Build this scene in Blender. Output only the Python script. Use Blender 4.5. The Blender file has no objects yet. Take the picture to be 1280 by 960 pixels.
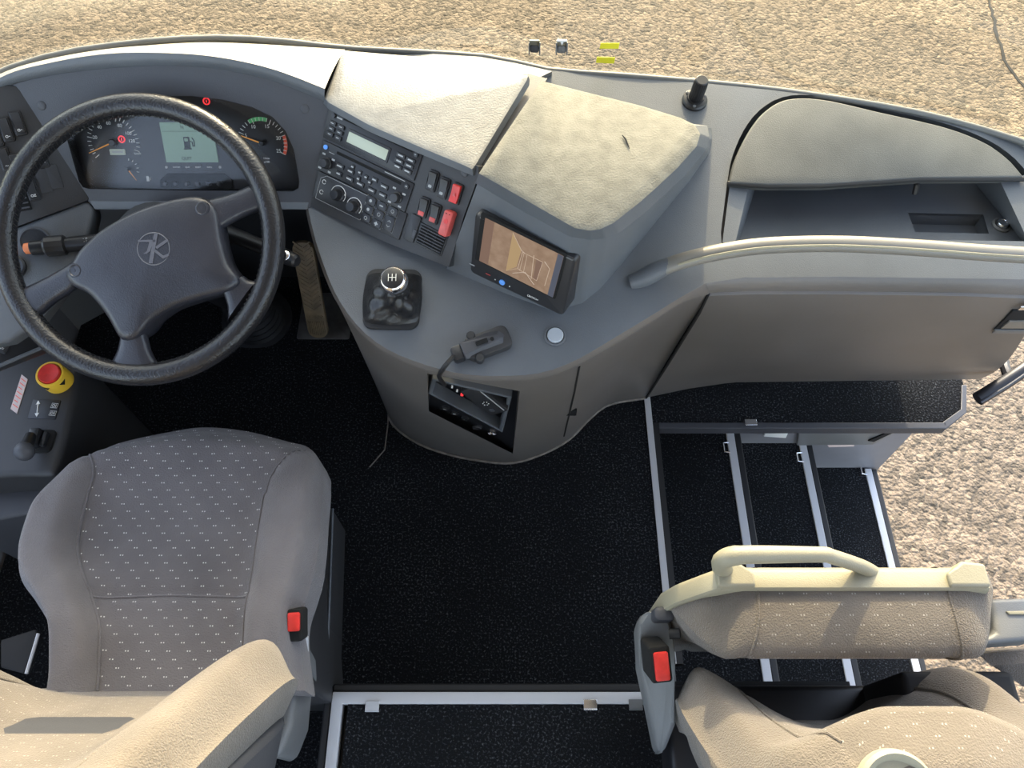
import bpy, bmesh, math, random
from mathutils import Vector, Matrix
random.seed(7)
R = math.radians
SC = bpy.context.scene
COL = SC.collection

# ------------------------------------------------------------------ camera, sky, sun, exposure
FPX, PITCH, CAMZ = 962.0, R(60.8), 1.85
CAM = Vector((0, 0, CAMZ))
cd = bpy.data.cameras.new('camera'); cd.sensor_width = 36.0; cd.lens = FPX / 1280 * 36
cd.clip_start = 0.02; cd.clip_end = 200
cam = bpy.data.objects.new('camera', cd); COL.objects.link(cam)
cam.location = CAM; cam.rotation_euler = (math.pi / 2 - PITCH, 0, 0)
SC.camera = cam

SUN_EL, SUN_AZ, SUN_W, SKY_S, EXPO = 26.0, 4.0, 6.0, 1.0, 0.0
wd = bpy.data.worlds.new('sky'); SC.world = wd; wd.use_nodes = True
wn = wd.node_tree; wn.nodes.clear()
sky = wn.nodes.new('ShaderNodeTexSky'); sky.sky_type = 'NISHITA'; sky.sun_disc = False
sky.sun_elevation = R(SUN_EL); sky.sun_rotation = R(SUN_AZ); sky.dust_density = 2.0; sky.altitude = 100
bgn = wn.nodes.new('ShaderNodeBackground'); bgn.inputs[1].default_value = SKY_S
won = wn.nodes.new('ShaderNodeOutputWorld')
hs = wn.nodes.new('ShaderNodeHueSaturation'); hs.inputs['Saturation'].default_value = .7
wn.links.new(sky.outputs[0], hs.inputs['Color']); wn.links.new(hs.outputs[0], bgn.inputs[0]); wn.links.new(bgn.outputs[0], won.inputs[0])
sl = bpy.data.lights.new('sun', 'SUN'); sl.energy = SUN_W; sl.angle = R(0.6); sl.color = (1.0, 0.88, 0.66)
so = bpy.data.objects.new('sun', sl); COL.objects.link(so)
_d = Vector((math.sin(R(SUN_AZ)) * math.cos(R(SUN_EL)), math.cos(R(SUN_AZ)) * math.cos(R(SUN_EL)), math.sin(R(SUN_EL))))
so.rotation_euler = _d.to_track_quat('Z', 'Y').to_euler(); so.location = (0, 6, 5)
vs = SC.view_settings
vs.view_transform = 'Standard'; vs.look = 'None'; vs.gamma = 1.0; vs.use_curve_mapping = False; vs.exposure = EXPO

# ------------------------------------------------------------------ materials
def mat(name, col, rough=0.5, metal=0.0, bump=0.0, bscale=400.0, var=0.0, vscale=6.0, coat=0.0, spec=0.5, sheen=0.0,
        emit=None, estr=1.0, col2=None, detail=2.0):
    m = bpy.data.materials.new(name); m.use_nodes = True
    nt = m.node_tree; b = nt.nodes['Principled BSDF']
    b.inputs['Base Color'].default_value = (*col, 1)
    b.inputs['Roughness'].default_value = rough; b.inputs['Metallic'].default_value = metal
    b.inputs['Specular IOR Level'].default_value = spec
    if coat: b.inputs['Coat Weight'].default_value = coat; b.inputs['Coat Roughness'].default_value = 0.08
    if sheen:
        b.inputs['Sheen Weight'].default_value = sheen; b.inputs['Sheen Roughness'].default_value = 0.4
    if emit:
        b.inputs['Emission Color'].default_value = (*emit, 1); b.inputs['Emission Strength'].default_value = estr
    tc = nt.nodes.new('ShaderNodeTexCoord')
    if var:
        n = nt.nodes.new('ShaderNodeTexNoise'); n.inputs['Scale'].default_value = vscale; n.inputs['Detail'].default_value = 5
        nt.links.new(tc.outputs['Object'], n.inputs['Vector'])
        r = nt.nodes.new('ShaderNodeValToRGB')
        r.color_ramp.elements[0].position = 0.35; r.color_ramp.elements[1].position = 0.68
        c2 = col2 or tuple(min(1, c * (1 + var)) for c in col)
        r.color_ramp.elements[0].color = (*(c * (1 - var) for c in col), 1) if not col2 else (*col, 1)
        r.color_ramp.elements[1].color = (*c2, 1)
        nt.links.new(n.outputs['Fac'], r.inputs['Fac']); nt.links.new(r.outputs['Color'], b.inputs['Base Color'])
    if bump:
        n = nt.nodes.new('ShaderNodeTexNoise'); n.inputs['Scale'].default_value = bscale; n.inputs['Detail'].default_value = detail
        nt.links.new(tc.outputs['Object'], n.inputs['Vector'])
        bp = nt.nodes.new('ShaderNodeBump'); bp.inputs['Strength'].default_value = bump; bp.inputs['Distance'].default_value = 0.002
        nt.links.new(n.outputs['Fac'], bp.inputs['Height']); nt.links.new(bp.outputs['Normal'], b.inputs['Normal'])
    return m

M = {}
M['dash'] = mat('dash_plastic', (.105, .115, .128), .48, bump=.25, bscale=700, var=.14, vscale=5)
M['lid'] = mat('lid_plastic', (.088, .093, .092), .62, bump=.35, bscale=600, var=.12, vscale=12, spec=.35)
M['lidgrey'] = mat('edge_plastic', (.13, .132, .128), .55)
M['dashrear'] = mat('dash_rear_plastic', (.135, .122, .112), .40, bump=.2, bscale=700, var=.12, vscale=4)  # dash plastic with a brown reflection of sunlit surroundings mixed into its colour
M['padpale'] = mat('bleached_pad_plastic', (.27, .26, .235), .45, bump=.35, bscale=320, var=.10, vscale=40)  # paler than the right pad: sun glare is put into the colour
M['pad'] = mat('dusty_pad_plastic', (.165, .160, .136), .75, spec=.25, bump=.5, bscale=320, var=.16, vscale=40)
M['hood'] = mat('hood_plastic', (.050, .052, .060), .5, bump=.2, bscale=700)
M['fascia'] = mat('fascia_plastic', (.030, .030, .032), .5, bump=.15, bscale=700)
M['black'] = mat('black_plastic', (.014, .014, .016), .38)
M['matte'] = mat('matte_black', (.008, .008, .009), .8)
M['slot'] = mat('slot_black', (.003, .003, .003), .9)
M['button'] = mat('button_plastic', (.022, .022, .024), .4)
M['white'] = mat('white_print', (.75, .75, .72), .6)
M['grey'] = mat('grey_print', (.35, .36, .36), .6)
M['legend'] = mat('radio_legend', (.42, .43, .43), .6)
M['leather'] = mat('black_leather', (.014, .014, .016), .27, bump=.5, bscale=260, detail=4)
M['hub'] = mat('hub_plastic', (.028, .029, .037), .30, bump=.25, bscale=420, var=.2, vscale=12)
M['boot'] = mat('boot_leather', (.014, .014, .015), .35, bump=.3, bscale=300)
M['alu'] = mat('aluminium', (.55, .55, .56), .5, .1, bump=.15, bscale=300)
M['chrome'] = mat('chrome', (.8, .8, .82), .14, 1.0)
M['brushed'] = mat('satin_rail', (.20, .188, .165), .44, .15, bump=.1, bscale=500)
M['rubber'] = mat('rubber', (.012, .012, .013), .6)
M['red'] = mat('red_plastic', (.62, .035, .028), .35, var=.15, vscale=60)
M['redpale'] = mat('faded_red_plastic', (.55, .085, .075), .4, var=.15, vscale=60)
M['redglow'] = mat('red_lamp', (.5, .02, .02), .4, emit=(1, .05, .06), estr=1.0)
M['yellow'] = mat('yellow_plastic', (.80, .50, .04), .4)
M['sticker'] = mat('yellow_sticker', (.95, .88, .04), .6)
M['orange'] = mat('orange_plastic', (.75, .22, .08), .5)
M['needle'] = mat('orange_needle', (.95, .38, .05), .5)
M['green'] = mat('green_print', (.12, .55, .20), .6)
M['redprint'] = mat('red_print', (.85, .12, .06), .6)
M['lcd'] = mat('lcd_green', (.12, .19, .135), .3, emit=(.26, .42, .30), estr=.2)
M['lcdpale'] = mat('lcd_pale', (.45, .49, .38), .3)
M['ink'] = mat('lcd_ink', (.015, .02, .018), .6)
M['blue'] = mat('blue_button', (.10, .28, .70), .35, emit=(.1, .3, .8), estr=.25)
M['beige'] = mat('beige_plastic', (.30, .275, .195), .5, bump=.25, bscale=500, var=.08, vscale=10)
M['bracket'] = mat('grey_bracket', (.145, .148, .148), .42, bump=.2, bscale=500)
M['label'] = mat('label_paper', (.62, .50, .46), .6)
M['ceiling'] = mat('ceiling_fabric', (.68, .68, .67), .8)
M['wallgrey'] = mat('wall_panel', (.20, .20, .21), .6)
M['step'] = mat('stairwell_panel', (.19, .19, .205), .45, var=.12, vscale=5)
M['body'] = mat('body_paint', (.75, .75, .75), .3)
M['emblem'] = mat('emblem_plastic', (.10, .10, .115), .3)
M['pad2'] = mat('hood_top_plastic', (.21, .205, .19), .42, bump=.3, bscale=400, var=.1, vscale=20)  # lightened hood plastic, the sun glare on top is in the colour
M['capsilver'] = mat('silver_cap', (.34, .37, .41), .35)
M['dust'] = mat('dusty_edge', (.20, .175, .15), .8, var=.3, vscale=60)
M['brass'] = mat('worn_pedal', (.21, .15, .085), .5, var=.3, vscale=30)
M['dirtmetal'] = mat('dusty_floor_plate', (.12, .11, .10), .5, .3, var=.3, vscale=25)

def carpet_mat():
    m = bpy.data.materials.new('black_carpet'); m.use_nodes = True
    nt = m.node_tree; b = nt.nodes['Principled BSDF']; b.inputs['Roughness'].default_value = .95
    b.inputs['Specular IOR Level'].default_value = .1
    tc = nt.nodes.new('ShaderNodeTexCoord')
    n = nt.nodes.new('ShaderNodeTexNoise'); n.inputs['Scale'].default_value = 200; n.inputs['Detail'].default_value = 2.5
    n.inputs['Roughness'].default_value = .65
    n2 = nt.nodes.new('ShaderNodeTexNoise'); n2.inputs['Scale'].default_value = 5; n2.inputs['Detail'].default_value = 3
    mx = nt.nodes.new('ShaderNodeMath'); mx.operation = 'MULTIPLY_ADD'; mx.inputs[1].default_value = .16; 
    r = nt.nodes.new('ShaderNodeValToRGB')
    e = r.color_ramp.elements; e[0].position = .60; e[0].color = (.0085, .009, .010, 1); e[1].position = .83; e[1].color = (.11, .115, .12, 1)
    k = e.new(.665); k.color = (.020, .021, .024, 1)
    for q in (n, n2): nt.links.new(tc.outputs['Object'], q.inputs['Vector'])
    nt.links.new(n2.outputs['Fac'], mx.inputs[0]); nt.links.new(n.outputs['Fac'], mx.inputs[2])
    nt.links.new(mx.outputs[0], r.inputs['Fac']); nt.links.new(r.outputs['Color'], b.inputs['Base Color'])
    bp = nt.nodes.new('ShaderNodeBump'); bp.inputs['Strength'].default_value = .8; bp.inputs['Distance'].default_value = .004
    nt.links.new(n.outputs['Fac'], bp.inputs['Height']); nt.links.new(bp.outputs['Normal'], b.inputs['Normal'])
    return m
M['carpet'] = carpet_mat()

def fabric_mat(name, col, dots, sx=.034, sy=.0135, bump=.6, dc=(.62, .61, .59)):
    """velour; dots=True adds the woven pattern of small pale double dashes (UV in metres)."""
    m = bpy.data.materials.new(name); m.use_nodes = True
    nt = m.node_tree; L = nt.links; b = nt.nodes['Principled BSDF']
    b.inputs['Roughness'].default_value = .9; b.inputs['Sheen Weight'].default_value = .22; b.inputs['Sheen Roughness'].default_value = .45
    b.inputs['Specular IOR Level'].default_value = .15
    tc = nt.nodes.new('ShaderNodeTexCoord')
    n = nt.nodes.new('ShaderNodeTexNoise'); n.inputs['Scale'].default_value = 9; n.inputs['Detail'].default_value = 4
    L.new(tc.outputs['Object'], n.inputs['Vector'])
    r = nt.nodes.new('ShaderNodeValToRGB'); r.color_ramp.elements[0].position = .3; r.color_ramp.elements[1].position = .7
    r.color_ramp.elements[0].color = (*(c * .82 for c in col), 1); r.color_ramp.elements[1].color = (*(min(1, c * 1.12) for c in col), 1)
    L.new(n.outputs['Fac'], r.inputs['Fac']); out = r.outputs['Color']
    def mth(op, a, bb=None, c=None):
        q = nt.nodes.new('ShaderNodeMath'); q.operation = op
        for i, x in enumerate((a, bb, c)):
            if x is None: continue
            if isinstance(x, (int, float)): q.inputs[i].default_value = x
            else: L.new(x, q.inputs[i])
        return q.outputs[0]
    if dots:
        sp = nt.nodes.new('ShaderNodeSeparateXYZ'); L.new(tc.outputs['UV'], sp.inputs[0])
        v = mth('DIVIDE', sp.outputs[1], sy); row = mth('FLOOR', v)
        sh = mth('MULTIPLY', row, .37)
        u = mth('ADD', mth('DIVIDE', sp.outputs[0], sx), sh)
        fu = mth('FRACT', u); fv = mth('FRACT', v)
        d1 = mth('LESS_THAN', mth('ABSOLUTE', mth('SUBTRACT', fu, .44)), .026)
        d2 = mth('LESS_THAN', mth('ABSOLUTE', mth('SUBTRACT', fu, .56)), .026)
        dv = mth('LESS_THAN', mth('ABSOLUTE', mth('SUBTRACT', fv, .5)), .075)
        dv2 = mth('LESS_THAN', mth('ABSOLUTE', mth('SUBTRACT', mth('ADD', fv, mth('MULTIPLY', fu, .25)), .86)), .035)
        k = mth('MULTIPLY', mth('MAXIMUM', d1, d2), dv)
        mix = nt.nodes.new('ShaderNodeMix'); mix.data_type = 'RGBA'
        L.new(k, mix.inputs['Factor']); L.new(out, mix.inputs['A']); mix.inputs['B'].default_value = (*dc, 1)
        out = mix.outputs['Result']
    L.new(out, b.inputs['Base Color'])
    n2 = nt.nodes.new('ShaderNodeTexNoise'); n2.inputs['Scale'].default_value = 420; n2.inputs['Detail'].default_value = 3
    L.new(tc.outputs['Object'], n2.inputs['Vector'])
    bp = nt.nodes.new('ShaderNodeBump'); bp.inputs['Strength'].default_value = bump; bp.inputs['Distance'].default_value = .003
    L.new(n2.outputs['Fac'], bp.inputs['Height']); L.new(bp.outputs['Normal'], b.inputs['Normal'])
    return m
M['velour'] = fabric_mat('grey_velour', (.155, .145, .150), False)
M['dotted'] = fabric_mat('dotted_velour', (.140, .130, .135), True)
M['tan'] = fabric_mat('taupe_velour', (.165, .142, .120), False, bump=1.0)  # same seat velour again, warm sunlight tinted into the colour
M['tandot'] = fabric_mat('dotted_taupe_velour', (.155, .134, .114), True, dc=(.32, .30, .27))  # dotted version of the sun-tinted velour

def glass_mat(name, tint, refl=1.0):
    m = bpy.data.materials.new(name); m.use_nodes = True
    nt = m.node_tree; nt.nodes.clear()
    o = nt.nodes.new('ShaderNodeOutputMaterial'); mx = nt.nodes.new('ShaderNodeMixShader')
    t = nt.nodes.new('ShaderNodeBsdfTransparent'); t.inputs[0].default_value = (*tint, 1)
    g = nt.nodes.new('ShaderNodeBsdfGlossy'); g.inputs['Roughness'].default_value = .09 if name == 'cluster_glass' else .02
    f = nt.nodes.new('ShaderNodeFresnel'); f.inputs[0].default_value = 1.45
    ml = nt.nodes.new('ShaderNodeMath'); ml.operation = 'MULTIPLY'; ml.inputs[1].default_value = refl
    nt.links.new(f.outputs[0], ml.inputs[0]); nt.links.new(ml.outputs[0], mx.inputs[0])
    nt.links.new(t.outputs[0], mx.inputs[1]); nt.links.new(g.outputs[0], mx.inputs[2]); nt.links.new(mx.outputs[0], o.inputs[0])
    return m
M['screen_glass'] = glass_mat('windscreen_glass', (.97, .92, .74), .25)
M['cluster_glass'] = glass_mat('cluster_glass', (.97, .97, .97), .5)
M['side_glass'] = glass_mat('side_glass', (.9, .93, .9), .7)

def ground_mat():
    m = bpy.data.materials.new('coarse_asphalt'); m.use_nodes = True
    nt = m.node_tree; L = nt.links; b = nt.nodes['Principled BSDF']; b.inputs['Roughness'].default_value = .85
    tc = nt.nodes.new('ShaderNodeTexCoord')
    v = nt.nodes.new('ShaderNodeTexVoronoi'); v.inputs['Scale'].default_value = 42
    v2 = nt.nodes.new('ShaderNodeTexVoronoi'); v2.inputs['Scale'].default_value = 85
    n = nt.nodes.new('ShaderNodeTexNoise'); n.inputs['Scale'].default_value = 1.3; n.inputs['Detail'].default_value = 5
    n3 = nt.nodes.new('ShaderNodeTexNoise'); n3.inputs['Scale'].default_value = 60; n3.inputs['Detail'].default_value = 4
    for q in (v, v2, n, n3): L.new(tc.outputs['Object'], q.inputs['Vector'])
    hsv = nt.nodes.new('ShaderNodeValToRGB'); e = hsv.color_ramp.elements
    e[0].position = 0; e[0].color = (.09, .07, .046, 1); e[1].position = 1; e[1].color = (.285, .215, .145, 1)
    sp = nt.nodes.new('ShaderNodeSeparateColor'); L.new(v.outputs['Color'], sp.inputs[0]); L.new(sp.outputs[0], hsv.inputs['Fac'])
    r2 = nt.nodes.new('ShaderNodeValToRGB'); r2.color_ramp.elements[0].position = .3; r2.color_ramp.elements[1].position = .7
    r2.color_ramp.elements[0].color = (.74, .73, .72, 1); r2.color_ramp.elements[1].color = (1.12, 1.08, 1.04, 1)
    L.new(n.outputs['Fac'], r2.inputs['Fac'])
    mm = nt.nodes.new('ShaderNodeMix'); mm.data_type = 'RGBA'; mm.blend_type = 'MULTIPLY'; mm.inputs['Factor'].default_value = 1
    L.new(hsv.outputs['Color'], mm.inputs['A']); L.new(r2.outputs['Color'], mm.inputs['B']); L.new(mm.outputs['Result'], b.inputs['Base Color'])
    ad = nt.nodes.new('ShaderNodeMath'); ad.operation = 'MULTIPLY_ADD'; ad.inputs[1].default_value = -.6
    L.new(v.outputs['Distance'], ad.inputs[0]); 
    a2 = nt.nodes.new('ShaderNodeMath'); a2.operation = 'MULTIPLY_ADD'; a2.inputs[1].default_value = -.35
    L.new(v2.outputs['Distance'], a2.inputs[0]); L.new(n3.outputs['Fac'], a2.inputs[2]); L.new(a2.outputs[0], ad.inputs[2])
    bp = nt.nodes.new('ShaderNodeBump'); bp.inputs['Strength'].default_value = .75; bp.inputs['Distance'].default_value = .018
    L.new(ad.outputs[0], bp.inputs['Height']); L.new(bp.outputs['Normal'], b.inputs['Normal'])
    return m
M['ground'] = ground_mat()

# ------------------------------------------------------------------ geometry helpers
V = Vector
def ray(u, v):
    a = (u - 640) / FPX; b = (480 - v) / FPX
    return Vector((a, math.cos(PITCH) + b * math.sin(PITCH), -math.sin(PITCH) + b * math.cos(PITCH)))
def at(u, v, z):
    r = ray(u, v); return CAM + r * ((z - CAMZ) / r.z)
def hit(u, v, p, n):
    r = ray(u, v); return CAM + r * ((p - CAM).dot(n) / r.dot(n))
def proj(p):
    d = p - CAM; f = V((0, math.cos(PITCH), -math.sin(PITCH))); up = V((0, math.sin(PITCH), math.cos(PITCH)))
    w = d.dot(f); return 640 + FPX * d.x / w, 480 - FPX * d.dot(up) / w
def spline(pts, n, closed=False):
    """Catmull-Rom through pts, n samples, even in arc length."""
    P = [V(p) for p in pts]; N = len(P); out = []
    segs = N if closed else N - 1
    for i in range(segs):
        if closed: a, b, c, d = P[(i - 1) % N], P[i], P[(i + 1) % N], P[(i + 2) % N]
        else: a, b, c, d = P[max(i - 1, 0)], P[i], P[i + 1], P[min(i + 2, N - 1)]
        for k in range(12):
            t = k / 12
            out.append(.5 * ((2 * b) + (c - a) * t + (2 * a - 5 * b + 4 * c - d) * t * t + (3 * b - a - 3 * c + d) * t ** 3))
    out.append(P[0].copy() if closed else P[-1].copy())
    L = [0]
    for i in range(1, len(out)): L.append(L[-1] + (out[i] - out[i - 1]).length)
    res = []; j = 0; tot = L[-1]; m = n if closed else n - 1
    for k in range(n):
        s = tot * k / m
        while j < len(L) - 2 and L[j + 1] < s: j += 1
        f = (s - L[j]) / max(L[j + 1] - L[j], 1e-9)
        res.append(out[j].lerp(out[j + 1], min(max(f, 0), 1)))
    return res
def poly(pts, n):
    """n even samples along a polyline, sharp corners kept approximately."""
    P = [V(p) for p in pts]; L = [0]
    for i in range(1, len(P)): L.append(L[-1] + (P[i] - P[i - 1]).length)
    res = []
    for k in range(n):
        s = L[-1] * k / (n - 1); j = 0
        while j < len(L) - 2 and L[j + 1] < s: j += 1
        res.append(P[j].lerp(P[j + 1], (s - L[j]) / max(L[j + 1] - L[j], 1e-9)))
    return res

class Frame:
    """a flat panel in the cab: origin, in-plane axes x, y and outward normal n."""
    def __init__(s, o, x, n):
        s.o = V(o); s.n = V(n).normalized(); x = V(x); s.x = (x - s.n * x.dot(s.n)).normalized(); s.y = s.n.cross(s.x)
    def P(s, x, y, h=0): return s.o + s.x * x + s.y * y + s.n * h
    def px(s, u, v, h=0):
        p = hit(u, v, s.o + s.n * h, s.n) - s.o; return p.dot(s.x), p.dot(s.y)
    def w(s, u, v, h=0): return hit(u, v, s.o + s.n * h, s.n)
    def sub(s, tl, tr, bl, h=0):
        a, b, c = s.w(*tl, h), s.w(*tr, h), s.w(*bl, h)
        f = Frame(a, b - a, s.n); f.W = (b - a).length; f.H = -(c - a).dot(f.y); return f
    def mtx(s, x, y, h=0):
        m = Matrix.Identity(4); p = s.P(x, y, h)
        for i in range(3): m[i][0], m[i][1], m[i][2], m[i][3] = s.x[i], s.y[i], s.n[i], p[i]
        return m
def frame3(a, b, c):
    n = (b - a).cross(c - a).normalized()
    if n.dot(CAM - a) < 0: n = -n
    return Frame(a, b - a, n)

class G:
    def __init__(s): s.v = []; s.f = []; s.m = []; s.uv = {}
    def add(s, vs, fs, mi=0):
        o = len(s.v); s.v += [V(p) for p in vs]
        for f in fs: s.f.append([i + o for i in f]); s.m.append(mi)
        return o
    def loft(s, rings, closed=True, cap0=True, cap1=True, mi=0):
        n = len(rings[0]); vs = [p for r in rings for p in r]; fs = []
        for i in range(len(rings) - 1):
            for j in range(n if closed else n - 1):
                k = (j + 1) % n; fs.append([i * n + j, i * n + k, (i + 1) * n + k, (i + 1) * n + j])
        if closed and cap0: fs.append(list(range(n))[::-1])
        if closed and cap1: fs.append([(len(rings) - 1) * n + j for j in range(n)])
        s.add(vs, fs, mi); return s
    def tube(s, path, r, seg=10, closed=False, up=None, flat=1.0):
        P = [V(p) for p in path]; n = len(P); rings = []; prev = None
        for i in range(n):
            if closed: t = P[(i + 1) % n] - P[(i - 1) % n]
            else: t = P[min(i + 1, n - 1)] - P[max(i - 1, 0)]
            t.normalize()
            if prev is None:
                a = V(up) if up else (V((0, 0, 1)) if abs(t.z) < .9 else V((1, 0, 0)))
            else: a = prev
            a = (a - t * a.dot(t)).normalized(); prev = a; b = t.cross(a)
            rr = r[i] if isinstance(r, (list, tuple)) else r
            rings.append([P[i] + a * (rr * flat * math.cos(2 * math.pi * k / seg)) + b * (rr * math.sin(2 * math.pi * k / seg)) for k in range(seg)])
        if closed: rings.append(rings[0])
        return s.loft(rings, True, not closed, not closed)
    def lathe(s, o, n, prof, seg=24, x=None, mi=0):
        """prof: (radius, height) pairs along axis n from o."""
        f = Frame(o, x or ((1, 0, 0) if abs(V(n).normalized().x) < .8 else (0, 1, 0)), n)
        rings = [[f.P(max(r, 1e-4) * math.cos(2 * math.pi * k / seg), max(r, 1e-4) * math.sin(2 * math.pi * k / seg), h) for k in range(seg)] for r, h in prof]
        return s.loft(rings, mi=mi)
    def rr(s, f, cx, cy, w, h, r, h0, h1, soft=0.0, ang=0.0, k=4, mi=0):
        """rounded-rectangle block on frame f."""
        def ring(w, h, r, hh):
            r = min(r, w / 2, h / 2); pts = []
            for qx, qy, a0 in ((1, 1, 0), (-1, 1, 90), (-1, -1, 180), (1, -1, 270)):
                for i in range(k + 1):
                    a = R(a0 + 90 * i / k)
                    x = qx * (w / 2 - r) + r * math.cos(a); y = qy * (h / 2 - r) + r * math.sin(a)
                    ca, sa = math.cos(ang), math.sin(ang)
                    pts.append(f.P(cx + x * ca - y * sa, cy + x * sa + y * ca, hh))
            return pts
        rs = [ring(w, h, r, h0)]
        if soft: rs += [ring(w, h, r, h1 - soft), ring(w - soft * .6, h - soft * .6, max(r - soft * .3, .0002), h1 - soft * .3), ring(w - soft * 2, h - soft * 2, max(r - soft, .0002), h1)]
        else: rs.append(ring(w, h, r, h1))
        return s.loft(rs, mi=mi)
    def slab(s, top, d, soft=0.0, holes=(), mi=0):
        """plate: outline(s) in world space, extruded along d (away from the face)."""
        bm = bmesh.new(); d = V(d)
        loops = [top] + list(holes); es = []
        for lp in loops:
            vv = [bm.verts.new(p) for p in lp]
            es += [bm.edges.new((vv[i], vv[(i + 1) % len(vv)])) for i in range(len(vv))]
        if holes: bmesh.ops.triangle_fill(bm, use_beauty=True, edges=es)
        else: bm.faces.new(list(bm.verts))
        bm.normal_update(); ff = list(bm.faces)
        r = bmesh.ops.extrude_face_region(bm, geom=ff)
        nv = [g for g in r['geom'] if isinstance(g, bmesh.types.BMVert)]
        for q in nv: q.co += d
        if soft:
            bm.normal_update()
            ed = [e for e in bm.edges if len(e.link_faces) == 2 and e.calc_face_angle(0) > .5]
            bmesh.ops.bevel(bm, geom=ed, offset=soft, segments=3, affect='EDGES', profile=.5)
        bm.verts.index_update()
        s.add([q.co.copy() for q in bm.verts], [[q.index for q in f.verts] for f in bm.faces], mi); bm.free(); return s
    def box(s, lo, hi, mi=0):
        x0, y0, z0 = lo; x1, y1, z1 = hi
        s.add([(x0, y0, z0), (x1, y0, z0), (x1, y1, z0), (x0, y1, z0), (x0, y0, z1), (x1, y0, z1), (x1, y1, z1), (x0, y1, z1)],
              [[3, 2, 1, 0], [4, 5, 6, 7], [0, 1, 5, 4], [1, 2, 6, 5], [2, 3, 7, 6], [3, 0, 4, 7]], mi); return s

WL = {}
def root(name, label, cat, loc, group=None, kind=None):
    o = bpy.data.objects.new(name, None); COL.objects.link(o); o.location = loc; o.empty_display_size = .05
    if label: o['label'] = label
    if cat: o['category'] = cat
    if group: o['group'] = group
    if kind: o['kind'] = kind
    WL[o.name] = V(loc); return o
def obj(name, g, m, parent=None, label=None, cat=None, group=None, kind=None, smooth=35, bevel=0, sub=0, loc=None):
    """link world-space geometry g as one mesh object."""
    org = WL[parent.name] if parent else V(loc if loc is not None else (0, 0, 0))
    me = bpy.data.meshes.new(name)
    me.from_pydata([p - org for p in g.v], [], g.f)
    for mm in (m if isinstance(m, (list, tuple)) else [m]): me.materials.append(M[mm])
    me.polygons.foreach_set('material_index', g.m)
    bm = bmesh.new(); bm.from_mesh(me)
    bmesh.ops.recalc_face_normals(bm, faces=bm.faces); bm.to_mesh(me); bm.free()
    if g.uv:
        ul = me.uv_layers.new(name='uv')
        for lp in me.loops: ul.data[lp.index].uv = g.uv.get(lp.vertex_index, (0, 0))
    if smooth:
        me.shade_smooth(); me.set_sharp_from_angle(angle=R(smooth))
    o = bpy.data.objects.new(name, me); COL.objects.link(o)
    if parent: o.parent = parent
    else: o.location = org
    WL[o.name] = org
    if bevel:
        b = o.modifiers.new('bevel', 'BEVEL'); b.width = bevel; b.segments = 3; b.limit_method = 'ANGLE'; b.angle_limit = R(40)
    if sub:
        b = o.modifiers.new('sub', 'SUBSURF'); b.levels = sub; b.render_levels = sub
    for k, x in (('label', label), ('category', cat), ('group', group), ('kind', kind)):
        if x: o[k] = x
    return o
def text(f, x, y, h, body, size, m, parent, name='lettering', ang=0, align='CENTER', thick=.0002):
    c = bpy.data.curves.new(name, 'FONT'); c.body = body; c.size = size; c.align_x = align; c.align_y = 'CENTER'; c.extrude = thick
    tmp = bpy.data.objects.new(name, c); me = bpy.data.meshes.new_from_object(tmp)
    bpy.data.objects.remove(tmp); bpy.data.curves.remove(c); me.name = name; me.materials.clear(); me.materials.append(M[m])
    me.transform(Matrix.Translation(-WL[parent.name]) @ f.mtx(x, y, h) @ Matrix.Rotation(ang, 4, 'Z'))
    o = bpy.data.objects.new(name, me); COL.objects.link(o); o.parent = parent
    WL[o.name] = WL[parent.name]; return o

# main panel planes of the cab
fT = Frame((0, 0, .62), (1, 0, 0), (0, -.2, 1))                       # moulded dashboard top, rises forward
fH = Frame((0, .95, .82), (1, 0, 0), (0, -1, .8))                     # instrument hood face
A_ = fH.w(410, 130); C_ = fH.w(388, 258); B_ = at(595, 218, .93)
fF = frame3(A_, B_, C_)                                                # centre fascia, turned to the driver
def T(u, v, h=0): return fT.w(u, v, h)


# ------------------------------------------------------------------ setting: ground, floor, shell
g = G(); g.slab([V((-9, -6, -.95)), V((9, -6, -.95)), V((9, 14, -.95)), V((-9, 14, -.95))], (0, 0, -.1))
ground = obj('ground', g, 'ground', kind='structure')
ck = [at(1232, -20, -.949), at(1241, 20, -.949), at(1250, 55, -.949), at(1262, 85, -.949), at(1290, 120, -.949)]
g = G(); P = spline(ck, 24); rings = []
for i, p in enumerate(P):
    w = .006 + .004 * random.random(); j = random.uniform(-.008, .008)
    rings.append([p + V((-w + j, 0, 0)), p + V((w + j, 0, 0)), p + V((w + j, 0, .002)), p + V((-w + j, 0, .002))])
g.loft(rings); obj('crack', g, 'matte', ground)

NX = .372
g = G(); g.slab([V((-1.24, -.5, 0)), V((NX - .012, -.5, 0)), V((NX - .012, 1.42, 0)), V((-1.24, 1.42, 0))], (0, 0, -.05))
g.slab([V((NX - .012, .915, 0)), V((1.165, .915, 0)), V((1.222, .955, 0)), V((1.245, 1.03, 0)), V((1.245, 1.3, 0)), V((NX - .012, 1.3, 0))], (0, 0, -.05), .004)
floor = obj('floor', g, 'carpet', kind='structure')
g = G(); g.slab([V((-.335, -2.2, .16)), V((.42, -2.2, .16)), V((.42, .195, .16)), V((-.335, .195, .16))], (0, 0, -.04))
fl2 = obj('floor', g, 'carpet', kind='structure')
g = G(); g.box((-.39, -2.2, -.03), (.42, .205, .119)); obj('riser', g, 'rubber', fl2)
g = G(); g.box((-.385, -2.2, .119), (-.37, .232, .158)); g.box((-.37, .22, .119), (.30, .236, .157)); g.box((.302, .22, .119), (.44, .236, .157))
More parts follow.
